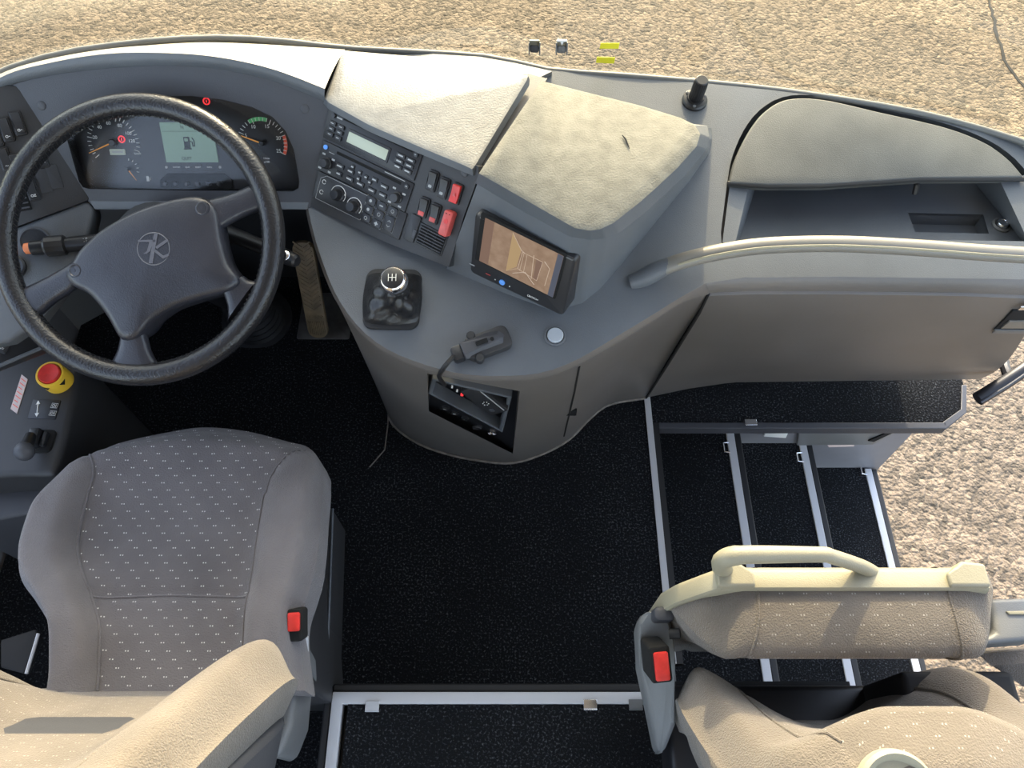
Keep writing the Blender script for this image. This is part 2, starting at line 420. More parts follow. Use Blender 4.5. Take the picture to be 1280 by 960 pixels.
obj('rubber_nosing', g, 'rubber', fl2, bevel=.004)
g = G(); g.slab([V((-.368, -2.2, .163)), V((-.346, -2.2, .163)), V((-.346, .196, .163)), V((.30, .196, .163)), V((.30, .219, .163)), V((-.368, .219, .163))], (0, 0, -.03), .0015)
obj('nosing_strip', g, 'alu', fl2)
g = G(); g.slab([V((.303, .196, .163)), V((.44, .196, .163)), V((.44, .219, .163)), V((.303, .219, .163))], (0, 0, -.03), .0015)
obj('nosing_strip', g, 'alu', fl2)
for (u, v, c) in ((465, 884, 'alu'), (738, 882, 'chrome'), (795, 882, 'bracket')):
    p = at(u, v, .166); g = G(); g.box((p.x - .014, p.y - .006, .163), (p.x + .014, p.y + .012, .166)); g.box((p.x - .014, p.y - .0085, .160), (p.x + .014, p.y - .006, .166))
    obj('clip', g, c, fl2, bevel=.001)

# floor edge strip beside the stairwell and the entrance steps
g = G(); g.box((NX - .012, .30, -.03), (NX + .004, 1.02, .004)); t1 = obj('trim_1', g, 'alu', kind='structure')
g = G(); g.box((NX + .004, .30, -.03), (NX + .020, .915, .001)); obj('rubber_edge', g, 'rubber', t1)
g = G(); g.box((NX - .012, 1.0, .004), (NX + .014, 1.03, .012)); obj('end_cap', g, 'alu', t1)
g = G(); g.box((NX + .02, .897, -.03), (1.16, .915, .003)); g.slab([V((1.158, .897, .003)), V((1.225, .945, .003)), V((1.25, 1.03, .003)), V((1.236, 1.03, .003)), V((1.213, .955, .003)), V((1.152, .915, .003))], (0, 0, -.033))
t2 = obj('trim_2', g, 'hood', kind='structure', bevel=.002)
p = at(938, 527, .003); g = G(); g.box((p.x - .016, p.y - .012, .003), (p.x + .016, p.y + .006, .007)); obj('clip', g, 'chrome', t2, bevel=.001)
st = root('entrance_steps', None, None, (.8, .7, -.6), kind='structure')
XS = [NX + .02, .665, .955, 1.245]; ZS = [-.2, -.4, -.6]
for i in range(3):
    x0, x1, z = XS[i], XS[i + 1], ZS[i]
    g = G(); g.box((x0 - .06, .22, z - .03), (x1 - .035, 1.04, z)); obj('tread', g, 'carpet', st)
    g = G(); g.box((x1 - .035, .25, z - .02), (x1 - .012, 1.035, z + .004)); nb = obj('nosing', g, 'alu', st, bevel=.0015)
    g = G(); g.box((x1 - .012, .25, z - .17), (x1 + .008, 1.035, z + .001)); obj('rubber_edge', g, 'rubber', st, bevel=.004)
    u, v = ((919, 560), (1014, 572), (1089, 588))[i]; p = at(u, v, z + .004); g = G()
    pts = [V((x1 - .034, p.y + .016, z + .008)), V((x1 - .050, p.y + .014, z + .008)), V((x1 - .050, p.y - .014, z + .008)), V((x1 - .034, p.y - .016, z + .008))]
    g.tube(pts, .0028, 6); obj('clip', g, 'chrome', nb)
g = G(); g.box((NX - .01, .22, -.18), (NX + .01, 1.04, -.05)); obj('riser', g, 'wallgrey', st)
# stairwell front wall with a recessed lamp panel
g = G(); g.slab([V((NX, 1.04, -.05)), V((1.24, 1.04, -.05)), V((1.27, 1.04, -.75)), V((NX, 1.04, -.75))], (0, .03, 0))
wf = obj('wall_front', g, 'step', kind='structure')
def W(u, v, h=0): return hit(u, v, V((0, 1.04 - h, 0)), V((0, 1, 0)))
fW = Frame((0, 1.04, -.3), (1, 0, 0), (0, -1, 0))
g = G(); g.slab([W(1000, 520), W(995, 553), W(1090, 552), W(1150, 520)], (0, -.012, 0), .004); obj('wall_panel', g, 'bracket', wf)
g = G(); g.slab([W(1085, 550, .013), W(1092, 551, .013), W(1128, 534, .013), W(1122, 534, .013)], (0, -.004, 0)); obj('slot', g, 'slot', wf)
g = G(); g.slab([W(963, 521, .003), W(954, 543, .003), W(982, 545, .003), W(992, 521, .003)], (0, -.008, 0), .002); obj('step_lamp', g, 'white', wf)
g = G(); g.slab([W(1034, 555, .003), W(1036, 558, .003), W(1067, 557, .003), W(1068, 554, .003)], (0, -.003, 0)); obj('maker_plate', g, 'label', wf)
# shell out of frame: roof, sides, windscreen
g = G(); g.slab([V((-1.25, -4.5, 2.15)), V((1.25, -4.5, 2.15)), V((1.25, .95, 2.15)), V((-1.25, .95, 2.15))], (0, 0, .12)); obj('ceiling', g, 'ceiling', kind='structure')
g = G(); g.slab([V((-1.25, -4.5, -.05)), V((-1.25, 1.42, -.05)), V((-1.25, 1.42, .62)), V((-1.25, -4.5, .62))], (-.04, 0, 0))
for y in (-2.9, -1.4, .1): g.box((-1.29, y - .05, .62), (-1.25, y + .05, 2.15))
obj('wall_left', g, 'wallgrey', kind='structure')
g = G(); g.slab([V((1.25, -4.5, -.7)), V((1.25, .16, -.7)), V((1.25, .16, .78)), V((1.25, -4.5, .78))], (.04, 0, 0))
for y in (-2.9, -1.4, .12): g.box((1.25, y - .05, .78), (1.29, y + .05, 2.15))
obj('wall_right', g, 'wallgrey', kind='structure')
g = G(); g.slab([V((-1.25, -4.6, -.05)), V((1.25, -4.6, -.05)), V((1.25, -4.6, .9)), V((-1.25, -4.6, .9))], (0, -.05, 0)); obj('wall_back', g, 'wallgrey', kind='structure')
base = [V((-1.262, .93, .87))] + [at(*q) + V((0, .012 if q[0] < 400 else .003, 0)) for q in ((-40, 112, .90), (60, 74, .91), (170, 57, .92), (262, 51, .91), (340, 54, .90), (431, 60, .88), (520, 65, .87), (600, 70, .86), (645, 78, .86), (690, 88, .86), (800, 96, .86), (960, 111, .85), (1120, 135, .85), (1220, 159, .84), (1290, 182, .84), (1400, 232, .83))]
topc = [V((-1.24, .80, 2.2)), V((-.9, .90, 2.2)), V((-.5, .97, 2.2)), V((0, 1.0, 2.2)), V((.5, .97, 2.2)), V((.9, .90, 2.2)), V((1.24, .80, 2.2))]
b_, t_ = spline(base, 41), spline(topc, 41)
g = G(); g.loft([[a.lerp(b, k / 8) for a, b in zip(b_, t_)] for k in range(9)], closed=False)
win = obj('window_1', g, 'screen_glass', kind='structure')
GY = min(b_, key=lambda p: abs(p.x - .1)).y
from mathutils.bvhtree import BVHTree
WBVH = BVHTree.FromPolygons([tuple(p) for p in g.v], g.f)
def glass_at(u, v):
    """where a sight line meets the raked windscreen (local plane near its foot)."""
    r = ray(u, v).normalized(); loc = WBVH.ray_cast(CAM, r)[0]; return loc - r * .0012
g = G(); 
g.loft([[p + V((0, -.002, .003)) for p in b_], [p + V((0, .004, 0)) for p in b_], [p + V((0, .03, -.1)) for p in b_], [p + V((0, .32, -.35)) for p in b_], [p + V((0, .32, -1.2)) for p in b_], [p + V((0, .28, -1.2)) for p in b_], [p + V((0, .28, -.35)) for p in b_], [p + V((0, .01, -.1)) for p in b_], [p + V((0, -.008, 0)) for p in b_]], closed=False)
obj('wall_front', g, 'bracket', kind='structure')
g = G(); g.slab([at(u, v, .872) for u, v in [(431, 61), (520, 66), (600, 71), (645, 79), (690, 89), (676, 96), (600, 86), (520, 76), (431, 70)]], (0, 0, -.02)); obj('trim_3', g, 'bracket', kind='structure')
g = G(); g.tube([p + V((0, -.006, .0015)) for p in b_[2:-1]], .006, 8); obj('trim_4', g, 'lidgrey', kind='structure', smooth=70)
# things stuck on the windscreen
for k, (u, lab) in enumerate(((668, 'left one of two small clip holders stuck low on the windscreen, dark tongue flat'), (702, 'right small clip holder on windscreen, pale notch at its top'))):
    c = glass_at(u, 57); c.y -= .004; f = Frame(c, (1, 0, 0), (0, -1, .5))
    r_ = root('clip_holder', lab, 'clip', c, 'clip holders on the windscreen')
    g = G(); g.rr(f, 0, .004, .021, .014, .002, -.004, 0, .001); obj('back_plate', g, 'beige', r_)
    for sx in (-1, 1):
        g = G(); g.rr(f, sx * .0098, -.002, .0022, .021, .0008, -.001, .007, .0005); obj('side_arm', g, 'bracket', r_)
    g = G(); g.rr(f, 0, -.003 + k * -.001, .017, .012, .004, 0, .004, .001); obj('tongue', g, 'hood' if k == 0 else 'bracket', r_)
    g = G(); g.rr(f, 0, .011, .019, .003, .001, -.001, .006, .0008); obj('top_bar', g, 'white' if k else 'beige', r_)
    if k:
        g = G(); g.slab([f.P(-.003, .010, .0065), f.P(.003, .010, .0065), f.P(0, .004, .0065)], -f.n * .002); obj('notch', g, 'white', r_)
for (a, lab) in (([(751, 54), (774.5, 54), (773, 61), (749.5, 61)], 'upper one of two yellow stickers on windscreen'), ([(746, 71.5), (769, 72), (767.5, 79.5), (745, 78.5)], 'lower one of two yellow stickers on windscreen, just above dashboard')):
    ps = [glass_at(*q) for q in a]; g = G(); g.slab(ps, (0, .0005, 0))
    obj('sticker', g, 'sticker', None, lab, 'sticker', 'yellow windscreen stickers', loc=ps[0], smooth=0)

# ------------------------------------------------------------------ dashboard mouldings
dash = root('dashboard', 'grey moulded coach dashboard wrapping round the driver below the windscreen', 'dashboard', (0, .95, .3))
# top of the centre console, running on to the right under the grab rail
edge_px = [(384, 250), (388, 275), (400, 318), (420, 368), (447, 407), (480, 434), (520, 452), (570, 466), (620, 470), (676, 466), (722, 449), (775, 418), (818, 392), (850, 372), (882, 354), (930, 347), (1050, 346), (1200, 348), (1320, 350)]
front_px = [(1330, 200), (1280, 178), (1220, 160), (1120, 136), (1040, 122), (960, 112), (880, 104), (800, 97), (735, 92), (676, 87)]
tedge = [T(*q) for q in edge_px]
tfront = [T(*q) for q in front_px]
inner = [T(660, 170), T(600, 230), T(480, 250), T(420, 215)]
locker_hole = [T(902, 304), T(901, 291)] + spline([T(*q) for q in [(908, 236), (915, 197), (932, 159), (954, 134), (984, 120), (1030, 120.5), (1100, 136), (1180, 154), (1233, 174), (1265, 195), (1286, 218)]], 40) + [T(1304, 302), T(1100, 299)]
top_out = spline(tedge[:15], 40) + tedge[15:] + tfront + inner
g = G(); g.slab(top_out, (0, 0, -.012), 0, [locker_hole]); obj('dash_top', g, 'dash', dash)
# rolled edge + rear skirt of the console down to the floor, and the right-hand rear face
E = spline(tedge[:15], 44)
bot_px = [(478, 440), (486, 500), (489, 527), (520, 552), (560, 567), (600, 575), (640, 578), (680, 566), (712, 548), (738, 522), (762, 505), (808, 497)]
skb = spline([at(*q, 0.0) for q in bot_px], 44)
mid_px = [(384, 262), (389, 285), (400, 325), (420, 375), (449, 413), (482, 441), (522, 460), (572, 474), (621, 478), (678, 474), (726, 456), (780, 425), (823, 398), (855, 378), (886, 368)]
mid = spline([T(*q, -.03) for q in mid_px], 44)
lip = [E[i].lerp(mid[i], .4) + (mid[i] - E[i]).cross(E[min(i + 1, 43)] - E[max(i - 1, 0)]).normalized() * .004 for i in range(44)]
low = [m.lerp(b, .06) for m, b in zip(mid, skb)]
g = G(); g.loft([E, lip, mid], closed=False); obj('edge_roll', g, 'dashrear', dash, smooth=80)
rows = [[m.lerp(b, k / 10) + V((0, .006 * math.sin(k / 10 * math.pi), 0)) for m, b in zip(mid, skb)] for k in range(11)]
SKR = rows
def cut_hole(rows, pl, close=False):
    """grid of rows with a straight-edged opening cut along sight lines of pl (pixels)."""
    bm = bmesh.new(); vv = [[bm.verts.new(p) for p in r] for r in rows]
    for i in range(len(rows) - 1):
        for j in range(len(rows[0]) - 1): bm.faces.new((vv[i][j], vv[i][j + 1], vv[i + 1][j + 1], vv[i + 1][j]))
    pls = []
    for i in range(len(pl)):
        n = ray(*pl[i]).cross(ray(*pl[(i + 1) % len(pl)])).normalized(); pls.append(n)
        bmesh.ops.bisect_plane(bm, geom=bm.verts[:] + bm.edges[:] + bm.faces[:], plane_co=CAM, plane_no=n, dist=1e-6)
    c = ray(sum(q[0] for q in pl) / len(pl), sum(q[1] for q in pl) / len(pl))
    sg = [1 if n.dot(c) > 0 else -1 for n in pls]
    dead = [f for f in bm.faces if all((f.calc_center_median() - CAM).dot(n) * k > 0 for n, k in zip(pls, sg))]
    rim = [[tuple(v.co) for v in e.verts] for f in dead for e in f.edges if sum(q in dead for q in e.link_faces) == 1]
    bmesh.ops.delete(bm, geom=dead, context='FACES')
    bm.verts.index_update(); g = G(); g.add([v.co.copy() for v in bm.verts], [[v.index for v in f.verts] for f in bm.faces]); bm.free()
    (ux, uy), (wx, wy) = pl[3], pl[2]
    for a, b in rim:
        mu, mv = proj((V(a) + V(b)) / 2)
        if abs((wx - ux) * (mv - uy) - (wy - uy) * (mu - ux)) / math.hypot(wx - ux, wy - uy) < 2.5: continue
                                                         # the opening's reveal, going into the console
        a, b = V(a), V(b); d = V((0, .05, -.13)) if abs(a.z - b.z) < abs(a.x - b.x) * .95 and a.z < .5 else V((0, .10, 0)); g.add([a, b, b + d, a + d], [[0, 1, 2, 3]])
    return g
niche_px = [(534, 467), (650, 489), (641, 567), (536, 514)]
obj('console_skirt', cut_hole(rows, niche_px), 'dashrear', dash, smooth=50)
g = G(); g.tube([p + V((0, -.003, .003)) for p in skb[2:]], .0035, 6); obj('skirting_edge', g, 'dust', dash)
g = G(); g.tube([at(486, 494, .002), at(485, 530, .002), at(481, 562, .002), at(462, 584, .002)], .0018, 5); obj('carpet_seam', g, 'dust', floor)
# narrow flap panel and door panel lines on the skirt: grooves built as recessed strips
def groove(pts, m='slot', r=.0022):
    g = G(); g.tube(pts, r, 6); return g
fl_line = [rows[0][36] * .0 + p for p in [SKR[k][37] for k in range(0, 9)]]
# right-hand rear face under the grab rail
Lp = [T(882, 354), T(930, 347), T(1050, 346), T(1200, 348), T(1310, 350)]
L2 = [T(886, 366, -.03), T(935, 364, -.03), T(1050, 364, -.03), T(1200, 366, -.03), T(1303, 370, -.03)]
Lb = [at(808, 497, .005), at(860, 486, .03), at(915, 478, .07), at(1225, 474, .10), at(1228, 473, .10)]
Lpp, L2p, Lbp = poly(Lp, 30), poly(L2, 30), poly([Lb[0], Lb[1], Lb[2], Lb[3]], 30)
g = G(); g.loft([Lpp, [a.lerp(b, .45) + V((0, -.006, .004)) for a, b in zip(Lpp, L2p)], L2p], closed=False)
obj('edge_roll', g, 'dashrear', dash, smooth=60)
L3 = [a + V((0, -.004, -.004)) for a in L2p]
rr_ = [[a.lerp(b, k / 8) + V((0, -.03 * math.sin(k / 8 * math.pi) * min(1, q / 8), 0)) for q, (a, b) in enumerate(zip(L3, Lbp))] for k in range(9)]
g = G(); g.loft([[p + V((0, .03, .01)) for p in L2p], L2p] + rr_ + [[p + V((0, .03, .0)) for p in rr_[-1]]], closed=False)
g.loft([[r[-1] for r in rr_], [r[-1] + V((0, .05, 0)) for r in rr_]], closed=False)
obj('rear_panel', g, 'dashrear', dash, smooth=50)
A_e = [L2p[-1]] + [r[-1] for r in rr_]; B_e = [T(1330, 205, -.03).lerp(V((1.25, 1.2, .1)), k / 9) for k in range(10)]
g = G(); g.loft([A_e, B_e], closed=False); obj('end_panel', g, 'dashrear', dash)
# shadow gap between the two lower panels, and the small flap in the skirt with its catch
def on_rows(rw, u, v):
    best = None
    for r in rw:
        for p in r:
            x, y = proj(p); d = (x - u) ** 2 + (y - v) ** 2
            if best is None or d < best[0]: best = (d, p)
    return best[1]
def bil(rw, s, t):
    a = t * (len(rw) - 1); i = min(int(a), len(rw) - 2); fa = a - i; b = s * (len(rw[0]) - 1); j = min(int(b), len(rw[0]) - 2); fb = b - j
    return rw[i][j].lerp(rw[i][j + 1], fb).lerp(rw[i + 1][j].lerp(rw[i + 1][j + 1], fb), fa)
def inv(rw, u, v):
    s, t = .5, .5; st_ = .25; best = 1e18
    while st_ > 1e-4:
        imp = False
        for ds, dt in ((0, 0), (st_, 0), (-st_, 0), (0, st_), (0, -st_)):
            s2, t2 = min(max(s + ds, 0), 1), min(max(t + dt, 0), 1); x, y = proj(bil(rw, s2, t2)); d = (x - u) ** 2 + (y - v) ** 2
            if d < best - 1e-9: best, ns, nt_, imp = d, s2, t2, True
        if imp: s, t = ns, nt_
        else: st_ /= 2
    return bil(rw, s, t)
g = G()
g.tube([inv(rows, 724, 458), inv(rows, 718, 490), inv(rows, 711, 520), inv(rows, 705, 545)], .0022, 6)
obj('panel_gap', g, 'slot', dash)
g = G(); g.tube(poly([L2p[0] + V((-.002, -.004, 0)), rr_[0][0] + V((0, -.003, 0)), rr_[4][0] + V((0, -.004, 0)), rr_[8][0]], 10), .0032, 6); obj('panel_gap', g, 'slot', dash)
c = inv(rows, 714, 515); g = G(); g.box((c.x - .012, c.y - .004, c.z - .012), (c.x + .012, c.y + .004, c.z + .012)); obj('flap_catch', g, 'slot', dash, bevel=.002)
# recessed pull handle at the right end of the rear panel
fR = frame3(inv(rr_, 1150, 390), inv(rr_, 1270, 390), inv(rr_, 1200, 430))
g = G(); g.slab([fR.w(*q, .004) for q in [(1242, 413), (1266, 389), (1330, 389), (1330, 414)]], -fR.n * .006, .002); hf = obj('pull_handle', g, 'matte', dash)
g = G(); g.slab([fR.w(*q, .007) for q in [(1251, 411), (1262, 402), (1330, 402), (1330, 411)]], -fR.n * .004, .001); obj('grip', g, 'brushed', hf)
g = G(); g.slab([fR.w(*q, .007) for q in [(1240, 417), (1244, 413), (1330, 414), (1330, 418)]], -fR.n * .004, .001); obj('rim', g, 'bracket', hf)
g = G(); g.slab([fR.w(*q, .008) for q in [(1272, 388), (1276, 384), (1330, 384), (1330, 388)]], -fR.n * .004, .001); obj('rim', g, 'chrome', hf)

# instrument hood: face with the instrument opening, arched top
face_px = [(0, 110), (60, 93), (130, 84), (200, 80), (270, 84), (340, 99), (402, 124), (412, 132), (390, 258), (384, 262), (120, 262), (109, 250), (24, 112)]
clus_px = [(84, 170), (110, 150), (150, 132), (200, 120), (240, 120), (280, 125), (315, 134), (340, 146), (357, 164), (367, 187), (374, 226), (373, 235), (366, 239), (240, 238), (112, 236), (104, 234), (99, 227), (85, 177)]
g = G(); g.slab([fH.w(*q) for q in face_px], -fH.n * .03, 0, [[fH.w(*q) for q in clus_px]]); obj('instrument_hood', g, 'hood', dash)
lip0 = spline([fH.w(*q, .001) for q in [(-70, 162), (0, 112), (60, 95), (130, 86), (200, 82), (270, 86), (340, 101), (406, 127)]], 40)
lipb = spline([fH.w(*q, .008) for q in [(-70, 158), (0, 109), (60, 92), (130, 82), (200, 78), (270, 82), (340, 97), (406, 123)]], 40)
lipc = spline([fH.w(*q, .012) for q in [(-70, 145), (0, 97), (60, 79), (130, 67.5), (200, 66), (270, 71), (340, 86), (406, 111)]], 40)
frc = spline([at(-90, 135, .95), at(0, 94, .955), at(60, 75, .965), at(130, 62.5, .975), at(200, 55.5, .98), at(262, 53, .975), at(340, 56, .965), at(431, 62, .955)], 40)
g = G(); g.loft([lip0, lipb, [a.lerp(b, .5) + fH.n * .003 for a, b in zip(lipb, lipc)], lipc], closed=False)
g.loft([[a.lerp(b, k / 4) + V((0, 0, .004 * math.sin(k / 4 * math.pi))) for a, b in zip(lipc, frc)] for k in range(0, 5)] + [[b + V((0, .006, -.01)) for b in frc], [b + V((0, .01, -.2)) for b in frc]], closed=False, mi=1)
obj('hood_top', g, ['dash', 'pad2'], dash, smooth=50)
g = G(); g.slab([fH.w(*q, .002) for q in [(112, 251), (386, 253), (384, 262), (118, 262)]], -fH.n * .01, .002); obj('lower_ledge', g, 'dash', dash)
for (u, v) in ((52, 132), (381, 136)):
    g = G(); x, y = fH.px(u, v); g.lathe(fH.P(x, y), fH.n, [(.0075, -.001), (.0075, .0008), (.006, .0018), (.001, .0018)], 20); obj('screw_cap', g, 'hood', dash)

# centre fascia board
fas_px = [(411, 131), (420, 120), (598, 208), (598, 221), (580, 270), (561, 334), (480, 302), (388, 258)]
g = G(); g.slab([fF.w(*q) for q in fas_px], -fF.n * .05); obj('fascia', g, 'fascia', dash)
# left pad, windscreen glare painted in as a paler top
lp = [(427, 60.5, .965), (530, 69, .965), (600, 80, .962), (664, 93, .958), (592, 212, .942), (520, 182, .948), (460, 156, .953), (402.5, 124, .957)]
def padloft(top, m, name, drop, out=.006, soft=.008):
    c = sum(top, V()) / len(top); n = len(top)
    def off(d, dz): 
        res = []
        for i in range(n):
            a, b, e = top[(i - 1) % n], top[i], top[(i + 1) % n]
            n1 = (b - a).cross(V((0, 0, 1))).normalized(); n2 = (e - b).cross(V((0, 0, 1))).normalized(); q = (n1 + n2).normalized()
            if q.dot(b - c) < 0: q = -q
            res.append(b + q * d + V((0, 0, dz)))
        return res
    g = G(); g.loft([off(-soft, 0), off(-soft * .3, -soft * .3)], cap1=False); g.loft([off(-soft * .3, -soft * .3), off(0, -soft), off(out * .3, -drop)], cap0=False, mi=1)
    return obj(name, g, m, dash, smooth=50), off(out * .3, -drop)
padl = poly([at(*q) for q in lp] + [at(*lp[0])], 60)[:-1]
padloft(padl, ['padpale', 'dash'], 'dash_pad', .013)
g = G(); g.slab([at(660, 92, .935), at(684, 98, .935), at(610, 222, .925), at(588, 218, .925)], (0, 0, -.08)); obj('pad_joint', g, 'hood', dash)
g = G(); g.slab([at(424, 62, .935), at(440, 62, .935), at(416, 130, .93), at(400, 126, .93)], (0, 0, -.08)); obj('pad_joint', g, 'slot', dash)
# right pad on its monitor housing
rp = [(678, 100), (740, 116), (800, 131), (850, 146), (868, 155), (874, 166), (869, 181), (845, 207), (800, 248), (768, 274), (752, 282), (738, 284), (720, 281), (660, 247), (601, 214)]
top = [at(*q, 1.0) for q in rp]
band = [p + V((0, .004, -.04)) for p in top[:4]] + [at(884, 157, .965), at(887, 171, .962), at(884, 186, .96), at(856, 220, .96), at(806, 266, .96), at(774, 291, .96), at(757, 298, .96), at(738, 300, .96), at(712, 296, .96), at(652, 263, .96), at(594, 229, .96)]
basp = [p + V((0, .004, -.15)) for p in top[:4]] + [T(889, 160), T(890, 174), T(886, 192), T(862, 226), T(818, 280), T(776, 332), T(750, 361), T(728, 379), T(692, 389), T(632, 367), T(558, 336)]
def ring3(r, n=90): return poly(r + [r[0]], n + 1)[:-1]
def rs(r):  # the same sample parameters on each ring, per side
    out = []
    for i in range(len(r)):
        for k in range(6): out.append(r[i].lerp(r[(i + 1) % len(r)], k / 6))
    return out
cen = sum(top, V()) / len(top)
t0 = rs(top); t1 = [p + (p - cen).normalized() * .003 + V((0, 0, -.004)) for p in t0]; t0 = [p + (cen - p).normalized() * .006 for p in t0]
b0 = rs(band); b1 = [p + (cen - p).normalized() * .003 * V((1, 1, 0)).length / 1.4 + V((0, 0, -.003)) for p in b0]; b2 = rs(basp)
g = G(); g.loft([t0, t1], cap1=False); g.loft([t1, b0], cap0=False, cap1=False, mi=1); obj('monitor_pad', g, ['pad', 'dash'], dash, smooth=50)
g = G(); g.loft([b1, [p.lerp(q, .5) for p, q in zip(b1, b2)], b2], cap0=False); obj('monitor_housing', g, 'dash', dash, smooth=50)
# locker surround: sunk edge and open tray with its pocket
g = G(); low_ = [p + V((0, 0, -.05)) for p in locker_hole]; g.loft([locker_hole, low_], cap0=False, cap1=False)
obj('locker_rim', g, 'dash', dash)
def TT(u, v, h): return T(u, v, h)
fl = [TT(917, 302, -.045), TT(937, 238, -.075), TT(1222, 224, -.075), TT(1275, 300, -.045)]
f2 = [TT(880, 318, -.045), TT(905, 190, -.12), TT(1250, 170, -.12), TT(1340, 318, -.045)]
fTR = frame3(fl[0], fl[3], fl[1] * .5 + fl[2] * .5)
g = G(); pk = [fTR.w(*q) for q in [(1135, 266), (1229, 268), (1236, 292), (1144, 290)]]
outl = [fTR.w(*q) for q in [(905, 318), (935, 175), (1262, 175), (1330, 318)]]
g.slab(outl, -fTR.n * .006, 0, [pk]); obj('tray_floor', g, 'dash', dash)
g = G(); g.loft([pk, [p - fTR.n * .03 for p in pk]], cap0=False); obj('tray_pocket', g, 'dash', dash)
g = G(); g.loft([[TT(903, 303, -.001), TT(912, 234, -.001)], [TT(919, 304, -.002), TT(935, 236, -.004)], [TT(924, 303, -.05), TT(945, 236, -.085)]], closed=False); obj('tray_cheek', g, 'dash', dash, smooth=20)
g = G(); g.loft([[TT(1300, 303, -.001), TT(1284, 218, -.001)], [TT(1286, 303, -.002), TT(1250, 226, -.004)], [TT(1278, 303, -.05), TT(1212, 222, -.085)]], closed=False); obj('tray_cheek', g, 'dash', dash, smooth=20)

# locker lid
lid_px = [(911, 229), (919, 198), (937, 162), (957, 138), (985, 123.5), (1030, 124), (1100, 139.5), (1180, 158), (1230, 177), (1259, 197), (1274, 213), (1281, 222), (1240, 222.5), (1150, 223), (1090, 227), (1030, 231), (960, 231.5)]
lr = root('locker_lid', 'large grey D-shaped storage lid with dark rubber lip, right end of dashboard', 'lid', T(1080, 180))
g = G(); lid = spline([T(*q, .010) for q in lid_px[:12]], 70) + [T(*q, .010) for q in lid_px[12:]]; g.slab(lid, -fT.n * .02, .004); obj('lid_panel', g, 'lid', lr)
g = G(); g.tube([T(*q, .005) for q in [(909, 229), (935, 231.5), (960, 233), (1030, 232.5), (1090, 228.5), (1150, 224.5), (1240, 224), (1283, 224)]], .0042, 8); obj('lid_lip', g, 'rubber', lr)
g = G(); p = T(1146, 231, -.01); g.tube([p + V((0, .012, .004)), p, p + V((.002, -.006, -.016))], .0055, 8); obj('lid_catch', g, 'black', lr)
# socket in the tray
p = fTR.w(1251, 282); sr = root('power_socket', 'round chrome-ringed push socket in the open dashboard tray', 'socket', p)
g = G(); g.lathe(p, fTR.n, [(.0165, -.005), (.0165, .003), (.013, .005), (.013, .002)], 28); obj('ring', g, 'bracket', sr)
g = G(); g.lathe(p, fTR.n, [(.0115, 0), (.0115, .007), (.0095, .010), (.006, .0105), (.0055, .0095), (.0001, .0095)], 28); obj('cap', g, 'chrome', sr)

# grab rail
rl = root('grab_rail', 'long curved beige grab rail running along the right dashboard', 'rail', T(830, 340))
rz = lambda u, v, z: at(u, v, z)
pts = [at(822, 338, .800), at(850, 327, .820), at(900, 315, .838), at(960, 307, .848), at(1050, 305, .853), at(1150, 310, .85), at(1230, 316, .845), at(1330, 322, .84)]
P = spline(pts, 60); g = G(); g.tube(P, .0145, 14, flat=.85); obj('rail_tube', g, 'brushed', rl, smooth=60)
cp = spline([T(788, 353, -.002), at(803, 348, .786), at(822, 338, .801), at(838, 331, .812)], 14)
g = G(); g.tube(cp, [.013 + .0035 * math.sin(i / 13 * 3.1) for i in range(14)], 14); obj('end_mount', g, 'dash', rl, smooth=60)
up = V((0, -.5, 1)).normalized()
g = G(); PP = [p + V((0, -.0107, .0085)) for p in P[3:]]; g.tube(PP, .0022, 6); obj('rail_insert', g, 'beige', rl)

# round push button on the console
p = T(694, 420); br = root('stop_button', 'round silver push button set in the console edge', 'button', p)
g = G(); g.lathe(p, fT.n, [(.0185, -.002), (.0185, .002), (.0155, .0025), (.0150, -.001)], 32); obj('collar', g, 'dash', br)
g = G(); g.lathe(p, fT.n, [(.0135, -.002), (.0135, .005), (.012, .0065), (.0001, .0065)], 32); obj('cap', g, 'capsilver', br)
# black mast knob on the windscreen shelf
p = T(868, 126); kr = root('swivel_socket', 'black ribbed knob on round screwed flange near the windscreen', 'knob', p)
g = G(); g.lathe(p, fT.n, [(.0235, 0), (.0235, .004), (.021, .007), (.016, .008), (.015, .012)], 32); fb = obj('flange', g, 'black', kr)
for a in (20, 140, 260):
    g = G(); q = p + fT.x * (.0185 * math.cos(R(a))) + fT.y * (.0185 * math.sin(R(a))); g.lathe(q, fT.n, [(.003, .006), (.003, .009), (.0015, .0095), (.0001, .0085)], 10); obj('screw', g, 'bracket', fb)
ax = (fT.n + V((.02, .0, 0))).normalized()
g = G(); n_ = 40
def gear(rad, h): 
    f = Frame(p, (1, 0, 0), ax); return [f.P((rad + .0007 * (k % 2)) * math.cos(2 * math.pi * k / n_), (rad + .0007 * (k % 2)) * math.sin(2 * math.pi * k / n_), h) for k in range(n_)]
g.loft([gear(.0125, .008), gear(.0125, .045), gear(.0115, .056), gear(.0095, .0575)]); obj('knob_body', g, 'black', kr)

